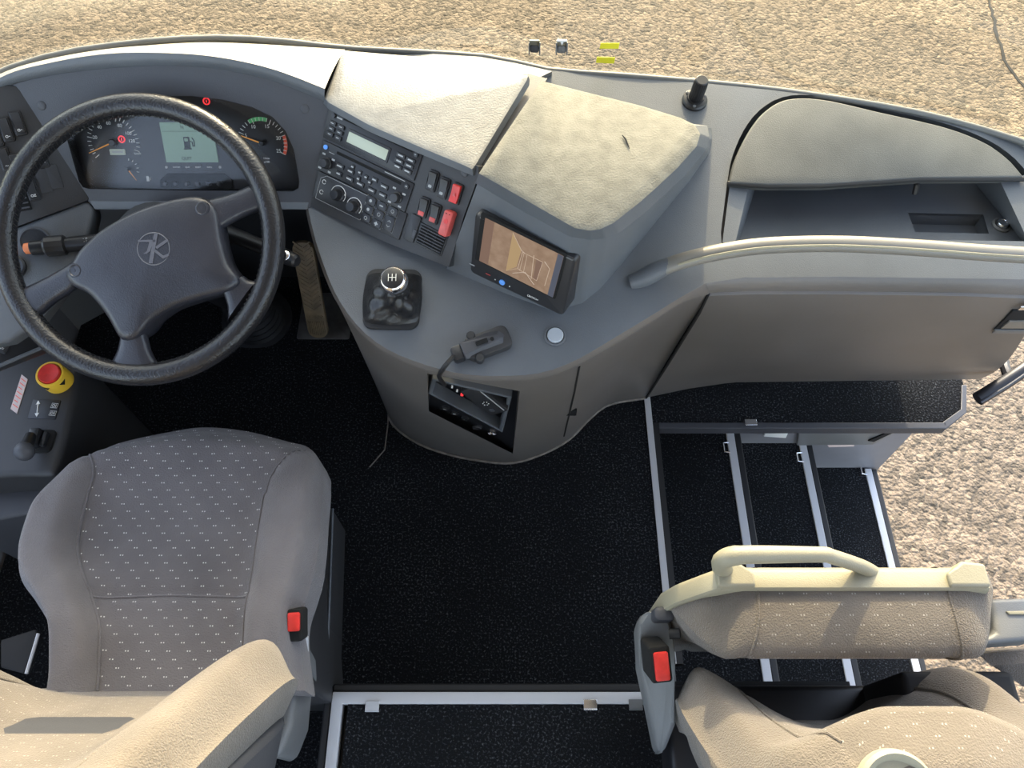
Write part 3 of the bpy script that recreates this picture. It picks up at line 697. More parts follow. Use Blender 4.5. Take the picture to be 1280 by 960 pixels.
# ------------------------------------------------------------------ instruments
cl = root('instrument_cluster', 'instrument cluster with speedometer, green screen and rev counter behind the steering wheel', 'gauge', fH.w(230, 190))
D = -.020
g = G(); g.slab([fH.w(*q) - fH.n * .022 for q in clus_px], -fH.n * .004); obj('dial_board', g, 'black', cl)
g = G(); g.loft([[fH.w(*q) + fH.n * .001 for q in clus_px], [fH.w(*q) - fH.n * .022 for q in clus_px]], cap0=False, cap1=False); obj('shroud', g, 'slot', cl)
g = G(); g.slab([fH.w(*q) - fH.n * .004 for q in clus_px], -fH.n * .001); obj('cover_glass', g, 'cluster_glass', cl)
def hp(u, v): return fH.px(u, v, D)
def ticks(g, c, r, a0, a1, n, ln, wd, major=0):
    for i in range(n):
        a = R(a0 + (a1 - a0) * i / (n - 1)); l = ln * (1.5 if major and i % major == 0 else 1)
        f = Frame(fH.P(c[0] + math.cos(a) * (r - l / 2), c[1] + math.sin(a) * (r - l / 2), D), fH.x * math.cos(a) + fH.y * math.sin(a), fH.n)
        g.rr(f, 0, 0, l, wd, .0001, -.001, .0006, k=1)
def arc(g, c, r0, r1, a0, a1, n=16):
    P = []
    for k in range(n + 1):
        a = R(a0 + (a1 - a0) * k / n); P.append((math.cos(a), math.sin(a)))
    top_ = [fH.P(c[0] + x * r1, c[1] + y * r1, D + .0004) for x, y in P] + [fH.P(c[0] + x * r0, c[1] + y * r0, D + .0004) for x, y in P[::-1]]
    g.slab(top_, -fH.n * .0008)
def needle(name, c, tip, w, hubr):
    c = hp(*c); t = hp(*tip); d = V((t[0] - c[0], t[1] - c[1], 0)); L = d.length; d.normalize()
    x = fH.x * d.x + fH.y * d.y; f = Frame(fH.P(*c, D + .004), x, fH.n); g = G()
    g.add([f.P(0, -w, 0), f.P(L, -w * .4, 0), f.P(L, w * .4, 0), f.P(0, w, 0), f.P(0, -w, .001), f.P(L, -w * .4, .001), f.P(L, w * .4, .001), f.P(0, w, .001)],
          [[3, 2, 1, 0], [4, 5, 6, 7], [0, 1, 5, 4], [1, 2, 6, 5], [2, 3, 7, 6], [3, 0, 4, 7]])
    n = obj(name, g, 'needle', cl); g = G(); g.lathe(f.P(0, 0, -.004), fH.n, [(hubr, 0), (hubr, .007), (hubr * .8, .0085), (.0001, .0085)], 20); obj('needle_hub', g, 'black', n)
tc = hp(328, 179); rt = .043
g = G(); ticks(g, tc, rt, 200, -27, 26, .006, .0009, 5); obj('dial_scale', g, 'white', cl)
g = G(); arc(g, tc, rt - .006, rt + .0005, 118, 72); obj('green_band', g, 'green', cl)
g = G(); arc(g, tc, rt - .005, rt + .0005, 19, -27); obj('red_band', g, 'redprint', cl)
for s_, a in (('5', 155), ('10', 115), ('15', 68), ('20', 16), ('25', -26)):
    text(fH, tc[0] + math.cos(R(a)) * (rt - .013), tc[1] + math.sin(R(a)) * (rt - .013), D, s_, .0085, 'white', cl)
x, y = hp(333, 198); text(fH, x, y, D, '1/min', .005, 'white', cl); text(fH, x, y - .006, D, 'x100', .005, 'white', cl)
needle('needle', (328, 179), (293, 166), .0013, .0045)
sc_ = hp(142, 178); rs_ = .045
g = G(); ticks(g, sc_, rs_, 215, -20, 26, .006, .0009, 5); obj('dial_scale', g, 'white', cl)
for s_, a in (('20', 165), ('40', 128), ('60', 95), ('80', 60), ('100', 28), ('120', 4)):
    text(fH, sc_[0] + math.cos(R(a)) * (rs_ - .013), sc_[1] + math.sin(R(a)) * (rs_ - .013), D, s_, .008, 'white', cl)
x, y = hp(172, 192); text(fH, x, y, D, 'km/h', .006, 'white', cl)
needle('needle', (142, 178), (113, 191), .0013, .006)
g = G(); x, y = hp(147, 190); g.rr(fH, x, y, .027, .010, .001, D - .001, D + .0006); obj('odometer', g, 'lcdpale', cl)
g = G(); g.rr(fH, x, y, .019, .0035, .0003, D, D + .0009, k=1); obj('odometer_digits', g, 'grey', cl)
fc = hp(161, 211)
g = G(); ticks(g, fc, .018, 80, -20, 5, .004, .0008); obj('dial_scale', g, 'white', cl)
needle('needle', (161, 211), (172, 225), .0009, .0035)
def pump(f, x, y, h, s, m, par):
    g = G(); g.rr(f, x - .2 * s, y, .55 * s, 1.0 * s, .06 * s, h - .0006, h + .0004); g.rr(f, x - .2 * s, y - .55 * s, .72 * s, .12 * s, .01, h - .0006, h + .0004)
    g.tube([f.P(x + .1 * s, y + .1 * s, h), f.P(x + .28 * s, y + .05 * s, h), f.P(x + .3 * s, y - .35 * s, h), f.P(x + .45 * s, y - .35 * s, h), f.P(x + .47 * s, y + .15 * s, h), f.P(x + .3 * s, y + .42 * s, h)], .05 * s, 5)
    o = obj('pump_symbol', g, m, par); return o
x, y = hp(186, 223); pump(fH, x, y, D + .0006, .008, 'white', cl)
lq = [(199, 153), (264, 153), (273, 203), (208, 203)]
g = G(); g.slab([fH.w(*q, D + .002) for q in lq], -fH.n * .003); lc = obj('display', g, 'lcd', cl)
x, y = hp(237, 178); pump(fH, x, y, D + .0024, .019, 'ink', lc)
g = G(); g.rr(fH, x - .0042, y + .0045, .006, .005, .0004, D + .0026, D + .0033); obj('pump_window', g, 'lcd', lc)
x, y = hp(234, 198); text(fH, x, y, D + .0024, 'QUIT', .0075, 'ink', lc)
x, y = hp(233, 164); g = G(); g.rr(fH, x, y, .082, .0006, .0001, D + .002, D + .0024, k=1); obj('display_rule', g, 'ink', lc)
x, y = hp(228, 159); text(fH, x, y, D + .0024, 'N', .0075, 'ink', lc)
for u, s_ in ((221, 'SYSTEM'), (235, 'QUIT'), (248, 'RESET'), (262, 'INFO')):
    x, y = hp(u, 209); text(fH, x, y, D + .001, s_, .0038, 'white', cl)
for u in (208, 275):
    x, y = hp(u, 209); g = G(); arc(g, (x, y), .0011, .0020, 0, 359, 14); obj('symbol_ring', g, 'white', cl)
g = G(); g.slab([fH.w(*q, D + .002) for q in [(200, 225), (209, 217), (280, 217), (290, 225), (290, 236), (200, 236)]], -fH.n * .003, .001); kt = obj('button_tray', g, 'slot', cl)
for i in range(6):
    x, y = hp(208 + 13.4 * i, 229); g = G(); g.lathe(fH.P(x, y, D + .002), fH.n, [(.0042, 0), (.0042, .004), (.003, .006), (.0001, .0062)], 16); obj('button', g, 'button', kt)
for (u, v) in ((258, 126.5), (152, 174)):
    x, y = hp(u, v); g = G(); arc(g, (x, y), .0042, .0062, 0, 359.9, 20); lm = obj('warning_lamp', g, 'redglow', cl)
    g = G(); g.rr(fH, x, y, .0014, .0045, .0005, D, D + .0008); obj('lamp_symbol', g, 'redglow', lm)

# ------------------------------------------------------------------ steering wheel
WT = R(30); wc = V((-.614, .825, .86)); fwh = Frame(wc, (1, 0, 0), (0, -math.sin(WT), math.cos(WT)))
sw = root('steering_wheel', 'large black leather-bound steering wheel with four spokes and round emblem on hub', 'steering wheel', wc)
RW = .222
def wp(u, v, h=0): return fwh.w(u, v, h)
ring_ = [fwh.P(RW * math.cos(2 * math.pi * k / 96), RW * math.sin(2 * math.pi * k / 96)) for k in range(96)]
g = G(); g.tube(ring_, .0185, 18, closed=True, up=fwh.n); rim = obj('rim', g, 'leather', sw, smooth=80)
g = G()
for k in range(150):
    a = 2 * math.pi * k / 150; r0 = RW - .0178
    p = fwh.P(r0 * math.cos(a), r0 * math.sin(a), .006); q = fwh.P((r0 - .0006) * math.cos(a + .018), (r0 - .0006) * math.sin(a + .018), -.003)
    g.tube([p, q], .0012, 4)
obj('stitching', g, 'rubber', rim)
hub_px = [(86, 348), (94, 330), (106, 312), (134, 287), (175, 265), (219, 251), (250, 247), (268, 254), (276, 268), (281, 299), (290, 330), (304, 352), (294, 364), (283, 367), (250, 376), (219, 387), (194, 403), (178, 422), (166, 427), (154, 424), (137, 395), (116, 370), (94, 358)]
hb = spline([wp(*q) for q in hub_px], 90, closed=True)[:-1]
hc = wp(195, 318)
def sc(r, k, h): return [hc + (p - hc) * k + fwh.n * h for p in r]
g = G(); g.loft([sc(hb, .93, -.045), sc(hb, 1.0, -.02), sc(hb, 1.0, .004), sc(hb, .985, .012), sc(hb, .955, .0175), sc(hb, .88, .0205), sc(hb, .5, .0225), sc(hb, .05, .0235)]); hub = obj('hub_pad', g, 'hub', sw, smooth=70)
def spoke(a, b, c, d, h0=0.0, h1=-.004):
    """a-b edge at hub, d-c edge at rim (pixels)"""
    A, B, C_2, D_ = wp(*a), wp(*b), wp(*c), wp(*d); rings = []
    for k in range(9):
        t = k / 8; w = .86 + .14 * abs(2 * t - 1) ** 1.5
        l = A.lerp(D_, t); r = B.lerp(C_2, t); m = (l + r) / 2; h = h0 + (h1 - h0) * t
        ring = []
        for q in range(14):
            an = 2 * math.pi * q / 14; cx = math.copysign(abs(math.cos(an)) ** .7, math.cos(an)); sy_ = math.copysign(abs(math.sin(an)) ** .7, math.sin(an))
            ring.append(m + (l - m) * (w * cx) + fwh.n * (h + .0135 * sy_ - .002))
        rings.append(ring)
    g = G(); g.loft(rings); return obj('spoke', g, 'hub', sw, smooth=70)
spoke((256, 250), (279, 285), (336, 258), (310, 232))
spoke((104, 320), (92, 362), (44, 398), (22, 362))
spoke((305, 345), (280, 368), (284, 402), (322, 350))
spoke((152, 418), (182, 417), (198, 458), (136, 455))
for (u, v) in ((255, 262), (97, 339)):
    p = wp(u, v, .012); g = G(); g.lathe(p, fwh.n, [(.0125, 0), (.0125, .006), (.011, .009), (.009, .0095), (.0075, .008), (.0001, .009)], 24); obj('horn_button', g, 'hub', hub)
# round emblem: raised ring with a slanted letter K crossed by a bar
EC = V(fwh.px(192, 311, .0235)).to_3d(); er = .026
g = G(); g.tube([fwh.P(EC.x + er * math.cos(2 * math.pi * k / 40), EC.y + er * math.sin(2 * math.pi * k / 40), .0232) for k in range(40)], .0009, 6, closed=True)
def stroke(*pts): g.slab([fwh.P(EC.x + x * er, EC.y + y * er, .0245) for x, y in pts], -fwh.n * .0015)
stroke((-.95, .55), (.12, .55), (.12, .42), (-.95, .42))
stroke((-.25, .42), (-.02, .42), (-.20, -.15), (-.42, -.30), (-.62, -.30), (-.40, -.15))
stroke((.05, .95), (.28, .95), (-.05, -.90), (-.30, -.90))
stroke((.12, .12), (.85, .62), (.95, .48), (.22, -.02))
stroke((.10, -.02), (.62, -.42), (.92, -.30), (.98, -.42), (.60, -.62), (.05, -.18))
obj('emblem', g, 'emblem', hub)
# column under the wheel
cr = root('steering_column', 'dark steering column with ribbed boot standing on the footwell floor', 'column', (-.56, .98, 0))
b0_ = wc - fwh.n * .05; foot = at(318, 395, .0) + V((0, .03, 0))
g = G(); g.lathe(b0_, (foot - b0_), [(.055, 0), (.07, .03), (.075, .14), (.06, .2), (.045, .3), (.045, .62)], 24); obj('column_shroud', g, 'black', cr)
g = G(); pr = []
for k in range(7): pr += [(.085 - .004 * k, .012 + .02 * k), (.078 - .004 * k, .022 + .02 * k)]
g.lathe(at(322, 400, 0.003), (0, -.15, 1), [(.1, 0), (.1, .01)] + pr, 28); obj('boot', g, 'rubber', cr)
# stalks
ls = root('indicator_stalk', 'left black column stalk with ribbed collar and orange tip', 'lever', at(130, 300, .80))
tipL = at(30, 311, .80); inL = at(190, 296, .775); dl = (tipL - inL); Ln = dl.length
f_ = Frame(inL, V((0, 0, 1)).cross(dl), dl); 
g = G(); g.lathe(inL, dl, [(.016, 0), (.0145, .05), (.0135, Ln - .075), (.0125, Ln - .068)], 20); obj('arm', g, 'black', ls)
g = G(); n_ = 24
def rg(r, h): return [f_.P((r + .0012 * (k % 2)) * math.cos(2 * math.pi * k / n_), (r + .0012 * (k % 2)) * math.sin(2 * math.pi * k / n_), h) for k in range(n_)]
g.loft([rg(.0125, Ln - .068), rg(.0165, Ln - .065), rg(.0165, Ln - .036), rg(.013, Ln - .032)]); obj('twist_collar', g, 'button', ls)
g = G(); g.lathe(inL, dl, [(.0125, Ln - .033), (.0125, Ln - .012), (.010, Ln - .010)], 20); obj('end_sleeve', g, 'black', ls)
g = G(); g.lathe(inL, dl, [(.0098, Ln - .012), (.0092, Ln - .002), (.006, Ln), (.0001, Ln)], 20); obj('tip_button', g, 'orange', ls)
fs_ = Frame(inL + dl * .55 + V((0, -.003, .0140)), dl * -1, (0, -.25, 1))
for i, (dx, dy, t_2) in enumerate(((0.012, 0, '- o'), (.0, -.004, ' '), (-.02, .002, '~ ~'), (.012, -.006, '- :'))): text(fs_, dx, dy, .0006, t_2, .007, 'grey', ls)
rs2 = root('wiper_stalk', 'right black column lever ending in a round metal-capped knob', 'lever', at(330, 305, .8))
inR = at(268, 284, .78); tipR = at(372, 327, .80); dr = tipR - inR; Lr = dr.length
g = G(); g.lathe(inR, dr, [(.016, 0), (.0145, .02), (.013, Lr - .02), (.0115, Lr - .004), (.008, Lr)], 20); obj('arm', g, 'black', rs2)
g = G(); g.lathe(inR + dr * .88 + V((0, -.004, .008)), (0, -.4, 1), [(.0085, 0), (.0085, .006), (.006, .008), (.0001, .0085)], 20); obj('end_cap', g, 'chrome', rs2)
g = G(); g.lathe(wc - fwh.n * .115, fwh.n, [(.075, 0), (.08, .02), (.075, .06), (.06, .065)], 28); obj('switch_housing', g, 'black', cr)

# ------------------------------------------------------------------ radio stack on the centre fascia
def blk(g, f, x0, y0, x1, y1, h0, h1, r=.0008, soft=.0006, k=3):
    """block on a panel, x and y as fractions from its top-left corner"""
    g.rr(f, (x0 + x1) / 2 * f.W, -(y0 + y1) / 2 * f.H, (x1 - x0) * f.W, (y1 - y0) * f.H, r, h0, h1, soft, k=k)
def ptx(f, x, y, s, size, par, m='white', h=.003, nm='lettering'): return text(f, x * f.W, -y * f.H, h, s, size, m, par, nm)
r1f = fF.sub((414, 135.5), (530, 190.5), (407, 172.5))
ra = root('radio', 'upper black car radio with pale grey display, top of the stack', 'radio', r1f.P(r1f.W / 2, -r1f.H / 2))
g = G(); g.rr(r1f, r1f.W / 2, -r1f.H / 2, r1f.W, r1f.H, .002, -.02, .003, .001); obj('faceplate', g, 'black', ra)
g = G(); blk(g, r1f, .16, .10, .90, .155, .002, .0033, .0005, 0); obj('cassette_slot', g, 'slot', ra)
g = G(); blk(g, r1f, .235, .33, .70, .86, .003, .0046, .002); db = obj('display_bezel', g, 'button', ra)
g = G(); blk(g, r1f, .255, .42, .68, .78, .004, .0052, .001, .0003); obj('display', g, 'lcdpale', db)
for i in range(3):
    for j in range(2):
        g = G(); blk(g, r1f, .035 + j * .09, .34 + i * .19, .105 + j * .09, .48 + i * .19, .003, .0058); b_o = obj('button', g, 'button', ra)
        g = G(); blk(g, r1f, .055 + j * .09, .40 + i * .19, .085 + j * .09, .425 + i * .19, .0055, .0062, .0001, 0, 1); obj('legend', g, 'legend', b_o)
        g = G(); blk(g, r1f, .765 + j * .105, .34 + i * .19, .855 + j * .105, .47 + i * .19, .003, .0058); b_o = obj('button', g, 'button', ra)
        g = G(); blk(g, r1f, .785 + j * .105, .385 + i * .19, .835 + j * .105, .43 + i * .19, .0055, .0062, .0001, 0, 1); obj('legend', g, 'legend', b_o)
g = G(); g.lathe(r1f.P(.055 * r1f.W, -.16 * r1f.H, .003), r1f.n, [(.004, 0), (.004, .003), (.0001, .0035)], 14); obj('eject_button', g, 'button', ra)
g = G(); g.lathe(r1f.P(.945 * r1f.W, -.16 * r1f.H, .003), r1f.n, [(.004, 0), (.004, .003), (.0001, .0035)], 14); b_o = obj('eject_button', g, 'button', ra)
g = G(); blk(g, r1f, .937, .15, .953, .17, .006, .0068, .0001, 0, 1); obj('legend', g, 'legend', b_o)
def bar(f, x, y, w, h, par):                                           # print too small to read in the photograph: a fine bar
    g = G(); blk(g, f, x - w / 2, y - h / 2, x + w / 2, y + h / 2, .0028, .0034, .0001, 0, 1); obj('legend', g, 'grey', par)
bar(r1f, .12, .17, .06, .05, ra); bar(r1f, .80, .06, .20, .022, ra); bar(r1f, .10, .05, .13, .022, ra)
r2f = fF.sub((405.5, 175), (518.5, 229.5), (400.5, 213))
rb = root('cassette_player', 'lower black radio unit with two round knobs and a cassette slot', 'radio', r2f.P(r2f.W / 2, -r2f.H / 2))
g = G(); g.rr(r2f, r2f.W / 2, -r2f.H / 2, r2f.W, r2f.H, .002, -.02, .003, .001); obj('faceplate', g, 'black', rb)
g = G(); blk(g, r2f, .17, .13, .88, .23, .002, .0034, .0005, 0); obj('cassette_slot', g, 'slot', rb)
g = G(); g.lathe(r2f.P(.045 * r2f.W, -.18 * r2f.H, .003), r2f.n, [(.004, 0), (.004, .002), (.0001, .0025)], 14); obj('indicator', g, 'blue', rb)
for kx, ky in ((.10, .66), (.885, .66)):
    g = G(); g.lathe(r2f.P(kx * r2f.W, -ky * r2f.H, .003), r2f.n, [(.010, 0), (.010, .003), (.0085, .004), (.008, .012), (.007, .0135), (.0001, .0138)], 24); kn = obj('knob', g, 'button', rb)
    for dx, dy in ((-.055, -.25), (.055, -.2), (-.06, .24), (.05, .24)):
        g = G(); blk(g, r2f, kx + dx - .016, ky + dy - .03, kx + dx + .016, ky + dy + .03, .0028, .0036, .0001, 0, 1); obj('legend', g, 'legend', rb)
for i, (x, y, w) in enumerate([(.24, .55, .07), (.36, .55, .06), (.25, .80, .05), (.37, .80, .07), (.455, .45, .03), (.49, .80, .07), (.53, .50, .03), (.58, .60, .03), (.62, .45, .05), (.62, .82, .07), (.73, .52, .07), (.74, .80, .07), (.37, .38, .03), (.46, .66, .03)]):
    g = G(); blk(g, r2f, x - w * .62, y - .075, x + w * .62, y + .075, .003, .0055); b_o = obj('button', g, 'button', rb)
    g = G(); blk(g, r2f, x - w * .38, y - .022, x + w * .38, y + .022, .0052, .0061, .0001, 0, 1); obj('legend', g, 'legend', b_o)
g = G(); g.lathe(r2f.P(.945 * r2f.W, -.18 * r2f.H, .003), r2f.n, [(.004, 0), (.004, .003), (.0001, .0035)], 14); b_o = obj('eject_button', g, 'button', rb)
g = G(); blk(g, r2f, .937, .16, .953, .19, .006, .0068, .0001, 0, 1); obj('legend', g, 'legend', b_o)
bar(r2f, .80, .06, .22, .025, rb); bar(r2f, .12, .28, .06, .02, rb)
# heating controls
cf = fF.sub((400, 213.5), (510, 267), (396, 249))
cc = root('climate_control', 'black heating control panel with two rotary dials and outlined keys', 'control panel', cf.P(cf.W / 2, -cf.H / 2))
g = G(); g.rr(cf, cf.W / 2, -cf.H / 2, cf.W, cf.H, .002, -.02, .003, .001); obj('faceplate', g, 'button', cc)
g = G()
for a, b in (((.10, .04), (.56, .04)), ((.56, .04), (.56, .96)), ((.56, .96), (.04, .96)), ((.04, .96), (.04, .2)), ((.04, .2), (.10, .04))):
    g.tube([cf.P(a[0] * cf.W, -a[1] * cf.H, .0032), cf.P(b[0] * cf.W, -b[1] * cf.H, .0032)], .0005, 4)
obj('outline', g, 'grey', cc)
for kx, ky in ((.265, .46), (.46, .60)):
    g = G(); f2_ = Frame(cf.P(kx * cf.W, -ky * cf.H, .003), cf.x, cf.n)
    g.lathe(f2_.o, f2_.n, [(.0125, 0), (.0125, .002), (.0095, .003), (.0085, .014), (.0075, .0155), (.0001, .0155)], 28); kn = obj('rotary_dial', g, 'black', cc)
    g = G()
    for k in range(22):
        a0 = R(210 - 240 * k / 22); a1 = R(210 - 240 * (k + 1) / 22)
        g.slab([f2_.P(.0152 * math.cos(a0), .0152 * math.sin(a0), .0006), f2_.P(.0152 * math.cos(a1), .0152 * math.sin(a1), .0006), f2_.P(.0140 * math.cos(a1), .0140 * math.sin(a1), .0006), f2_.P(.0140 * math.cos(a0), .0140 * math.sin(a0), .0006)], -f2_.n * .0008)
    obj('dial_arc', g, 'white', kn)
    g = G(); g.rr(f2_, -.011, -.002, .003, .002, .0003, 0, .001); g.rr(f2_, .0125, .004, .002, .003, .0003, 0, .001); obj('dial_mark', g, 'white', kn)
for x, y in ((.085, .28), (.085, .66)):                               # two round air-flow symbols
    c = cf.P(x * cf.W, -y * cf.H, .0033); g = G()
    g.tube([c + cf.x * (.0036 * math.cos(R(q))) + cf.y * (.0036 * math.sin(R(q))) for q in range(20, 341, 40)], .0006, 4); obj('air_symbol', g, 'white', cc)
keys = [(.615, .14, 0), (.735, .14, 1), (.86, .14, 2), (.615, .46, 0), (.735, .46, 2), (.615, .78, 2), (.735, .80, 3), (.86, .60, 4)]
for x, y, kd in keys:
    h_ = .14 if kd != 4 else .27
    g = G(); blk(g, cf, x - .052, y - h_, x + .052, y + h_, .003, .0058, .003); kb = obj('key', g, 'black', cc)
    g = G(); fk = Frame(cf.P(x * cf.W, -y * cf.H, .0058), cf.x, cf.n)
    if kd == 0: g.lathe(fk.o, fk.n, [(.0028, -.001), (.0028, .0003), (.0001, .0003)], 8)
    elif kd == 1: g.rr(fk, 0, 0, .007, .0022, .0005, -.001, .0003)
    elif kd == 2:
        g.tube([fk.P(.0028 * math.cos(R(q)), .0028 * math.sin(R(q)), 0) for q in range(0, 360, 30)], .0005, 4, closed=True)
    elif kd == 3: g.rr(fk, 0, 0, .007, .0025, .0003, -.001, .0003); g.rr(fk, 0, 0, .0025, .007, .0003, -.001, .0004)
    else:
        for sg in (1, -1): g.tube([fk.P(-.003, sg * .003, 0), fk.P(0, sg * .0058, 0), fk.P(.003, sg * .003, 0)], .0007, 4)
    obj('legend', g, 'legend', kb)
    g = G(); hw, hh = .052 * cf.W, h_ * cf.H; g.tube([cf.P(x * cf.W + sx * hw, -y * cf.H + sy_ * hh, .0034) for sx, sy_ in ((-1, 1), (1, 1), (1, -1), (-1, -1))], .0004, 4, closed=True); obj('key_outline', g, 'grey', kb)
bf = fF.sub((516, 266), (528, 272), (503, 297))
g = G(); g.rr(bf, bf.W / 2, -bf.H / 2, bf.W, bf.H, .003, -.01, .004, .001); obj('blank_strip', g, 'button', cc)

# rocker switches right of the radios
swp = root('switch_panel', 'bank of four black and two red rocker switches right of the radios', 'switches', fF.w(548, 250))
rock = [((541, 226), 'button', 'white', 0), ((555, 235), 'button', 'white', 0), ((571, 242), 'red', 'white', 1), ((530, 259), 'button', 'redprint', 2), ((544, 267), 'button', 'redprint', 2)]
sa = fF.sub((538, 212), (551, 217.5), (532, 238))
for (u, v), m_, lg, kd in rock:
    x, y = fF.px(u, v); ang = math.atan2((sa.x).dot(fF.y), (sa.x).dot(fF.x))
    fk = Frame(fF.P(x, y, 0), fF.x * math.cos(ang) + fF.y * math.sin(ang), fF.n)
    g = G(); g.rr(fk, 0, 0, .0185, .0345, .003, -.006, .0035, .0012); rk = obj('switch_frame', g, 'black', swp)
    g = G(); w, h_ = .0145, .030
    prof = [(-h_ / 2, .0035), (-h_ / 2, .0055), (-.002, .0050), (h_ / 2 - .001, .0095), (h_ / 2, .0035)] if kd != 1 else [(-h_ / 2, .003), (-h_ / 2, .009), (0, .008), (h_ / 2 - .001, .011), (h_ / 2, .003)]
    g.loft([[fk.P(-w / 2, a, b) for a, b in prof], [fk.P(w / 2, a, b) for a, b in prof]]); rr2 = obj('rocker', g, m_, rk, bevel=.0012, label='red rocker' if kd == 1 else None)
    if kd == 0:
        g = G(); g.rr(fk, 0, -.009, .0062, .0045, .0012, .0045, .0057); obj('legend', g, 'grey', rk)
    elif kd == 2:
        g = G(); g.rr(fk, 0, -.0105, .011, .0075, .001, .0035, .0060, .0006); obj('lamp_window', g, 'redpale', rk)
    else:
        g = G(); g.add([fk.P(-.003, -.004, .0098), fk.P(.003, -.004, .0098), fk.P(0, .002, .0098)], [[0, 1, 2]]); obj('legend', g, 'redpale', rk)
x, y = fF.px(557, 279, .012); fk = Frame(fF.P(x, y, 0), fF.x * math.cos(ang) + fF.y * math.sin(ang), fF.n)
g = G(); g.rr(fk, .001, 0, .017, .043, .004, 0, .016, .003); cov = obj('switch_cover', g, 'redpale', swp, label='faded red flip-up guard over a rocker')
g = G(); g.rr(fk, 0.001, .004, .007, .008, .003, .0155, .0165); obj('legend', g, 'red', cov)
for sx in (-1, 1):
    g = G(); g.lathe(fk.P(.001 + sx * .003, .0165, .0152), fk.n, [(.001, 0), (.001, .0012), (.0001, .0012)], 8); obj('pin', g, 'slot', cov)
x, y = fF.px(581, 216); g = G(); g.lathe(fF.P(x, y), fF.n, [(.0065, -.001), (.0065, .001), (.005, .002), (.0001, .002)], 18); obj('blank_cap', g, 'hood', swp)
vf = fF.sub((520, 274), (561, 295), (513, 301))
va = root('air_vent', 'small black louvred air vent with thumbwheel below the rocker switches', 'vent', vf.P(vf.W / 2, -vf.H / 2))
g = G(); g.rr(vf, vf.W / 2, -vf.H / 2, vf.W, vf.H, .002, -.02, .002, .001); obj('vent_frame', g, 'button', va)
g = G(); blk(g, vf, .22, .08, .97, .92, .001, .0024, .001, 0); obj('vent_opening', g, 'slot', va)
for i in range(6):
    y0 = .13 + i * .135; g = G(); blk(g, vf, .23, y0, .96, y0 + .045, .002, .0055, .0004, .0003, 1); obj('slat', g, 'hood', va)
for i in range(2):
    g = G(); blk(g, vf, .42 + .27 * i, .10, .43 + .27 * i, .90, .002, .0035, .0002, 0, 1); obj('vane', g, 'button', va)
g = G(); blk(g, vf, .06, .08, .17, .92, .001, .0030, .001, 0); obj('wheel_slot', g, 'slot', va)
g = G(); blk(g, vf, .065, .40, .165, .80, .002, .006, .001, .0008); obj('thumbwheel', g, 'hood', va)
g = G(); blk(g, vf, .10, .12, .14, .20, .003, .0036, .0002, 0); obj('legend', g, 'legend', va)

# ------------------------------------------------------------------ monitor
fM = frame3(band[14] * .5 + basp[14] * .5, band[12] * .5 + basp[12] * .5, basp[13] * .5 + band[13] * .5)
_l, _r = band[14] * .5 + basp[14] * .5, band[12] * .5 + basp[12] * .5
fM = frame3(_l, _r, _l + basp[13] - band[13]); off_ = 0.001
mf = fM.sub((597, 262), (724, 320), (572, 328), off_)
mo = root('monitor', 'small black dashboard monitor showing a brown camera picture, beneath the pad', 'monitor', mf.P(mf.W / 2, -mf.H / 2))
g = G(); g.rr(mf, mf.W / 2, -mf.H / 2, mf.W, mf.H, .009, -.035, .0085, .004); obj('monitor_case', g, 'button', mo)
sf = fM.sub((607, 272), (705, 320), (591, 321), off_ + .0105)
g = G(); blk(g, sf, -.06, -.06, 1.03, 1.03, -.003, .0004, .002, .0004); obj('screen_bezel', g, 'slot', mo)
def screen_mat():
    m = bpy.data.materials.new('camera_picture'); m.use_nodes = True; nt = m.node_tree; L = nt.links; b = nt.nodes['Principled BSDF']
    tc = nt.nodes.new('ShaderNodeTexCoord'); n = nt.nodes.new('ShaderNodeTexNoise'); n.inputs['Scale'].default_value = 55; n.inputs['Detail'].default_value = 6
    L.new(tc.outputs['Object'], n.inputs['Vector']); r = nt.nodes.new('ShaderNodeValToRGB')
    r.color_ramp.elements[0].position = .3; r.color_ramp.elements[0].color = (.30, .19, .12, 1); r.color_ramp.elements[1].position = .75; r.color_ramp.elements[1].color = (.46, .32, .22, 1)
    L.new(n.outputs['Fac'], r.inputs['Fac']); L.new(r.outputs['Color'], b.inputs['Emission Color']); b.inputs['Emission Strength'].default_value = .75
    b.inputs['Base Color'].default_value = (.03, .02, .015, 1); b.inputs['Roughness'].default_value = .25; return m
M['picture'] = screen_mat()
M['pic_dark'] = mat('picture_dark', (.03, .02, .015), .3, emit=(.23, .14, .10), estr=.8)
M['pic_light'] = mat('picture_light', (.03, .02, .015), .3, emit=(.62, .48, .36), estr=.8)
M['pic_gold'] = mat('picture_gold', (.03, .02, .015), .3, emit=(.50, .34, .17), estr=.8)
M['pic_grey'] = mat('picture_grey', (.03, .03, .04), .3, emit=(.075, .085, .11), estr=.8)
g = G(); blk(g, sf, 0, 0, 1, 1, -.001, .0010, .0005, 0); scr = obj('screen', g, 'picture', mo)
def scp(name, pts, m, h=.0013):
    g = G(); g.slab([sf.P(x * sf.W, -y * sf.H, h) for x, y in pts], -sf.n * .0003); return obj(name, g, m, scr)
def scl(name, pts, m, r=.0006, closed=False, h=.0013):
    g = G(); g.tube([sf.P(x * sf.W, -y * sf.H, h) for x, y in pts], r, 4, closed=closed); return obj(name, g, m, scr)
scp('picture_edge', [(0, 0), (.12, 0), (.12, 1), (0, 1)], 'pic_dark'); scp('picture_edge', [(.93, 0), (1, 0), (1, 1), (.93, 1)], 'pic_grey')
scp('picture_wall', [(.36, .02), (.50, .30), (.48, .72), (.36, .92)], 'pic_gold')
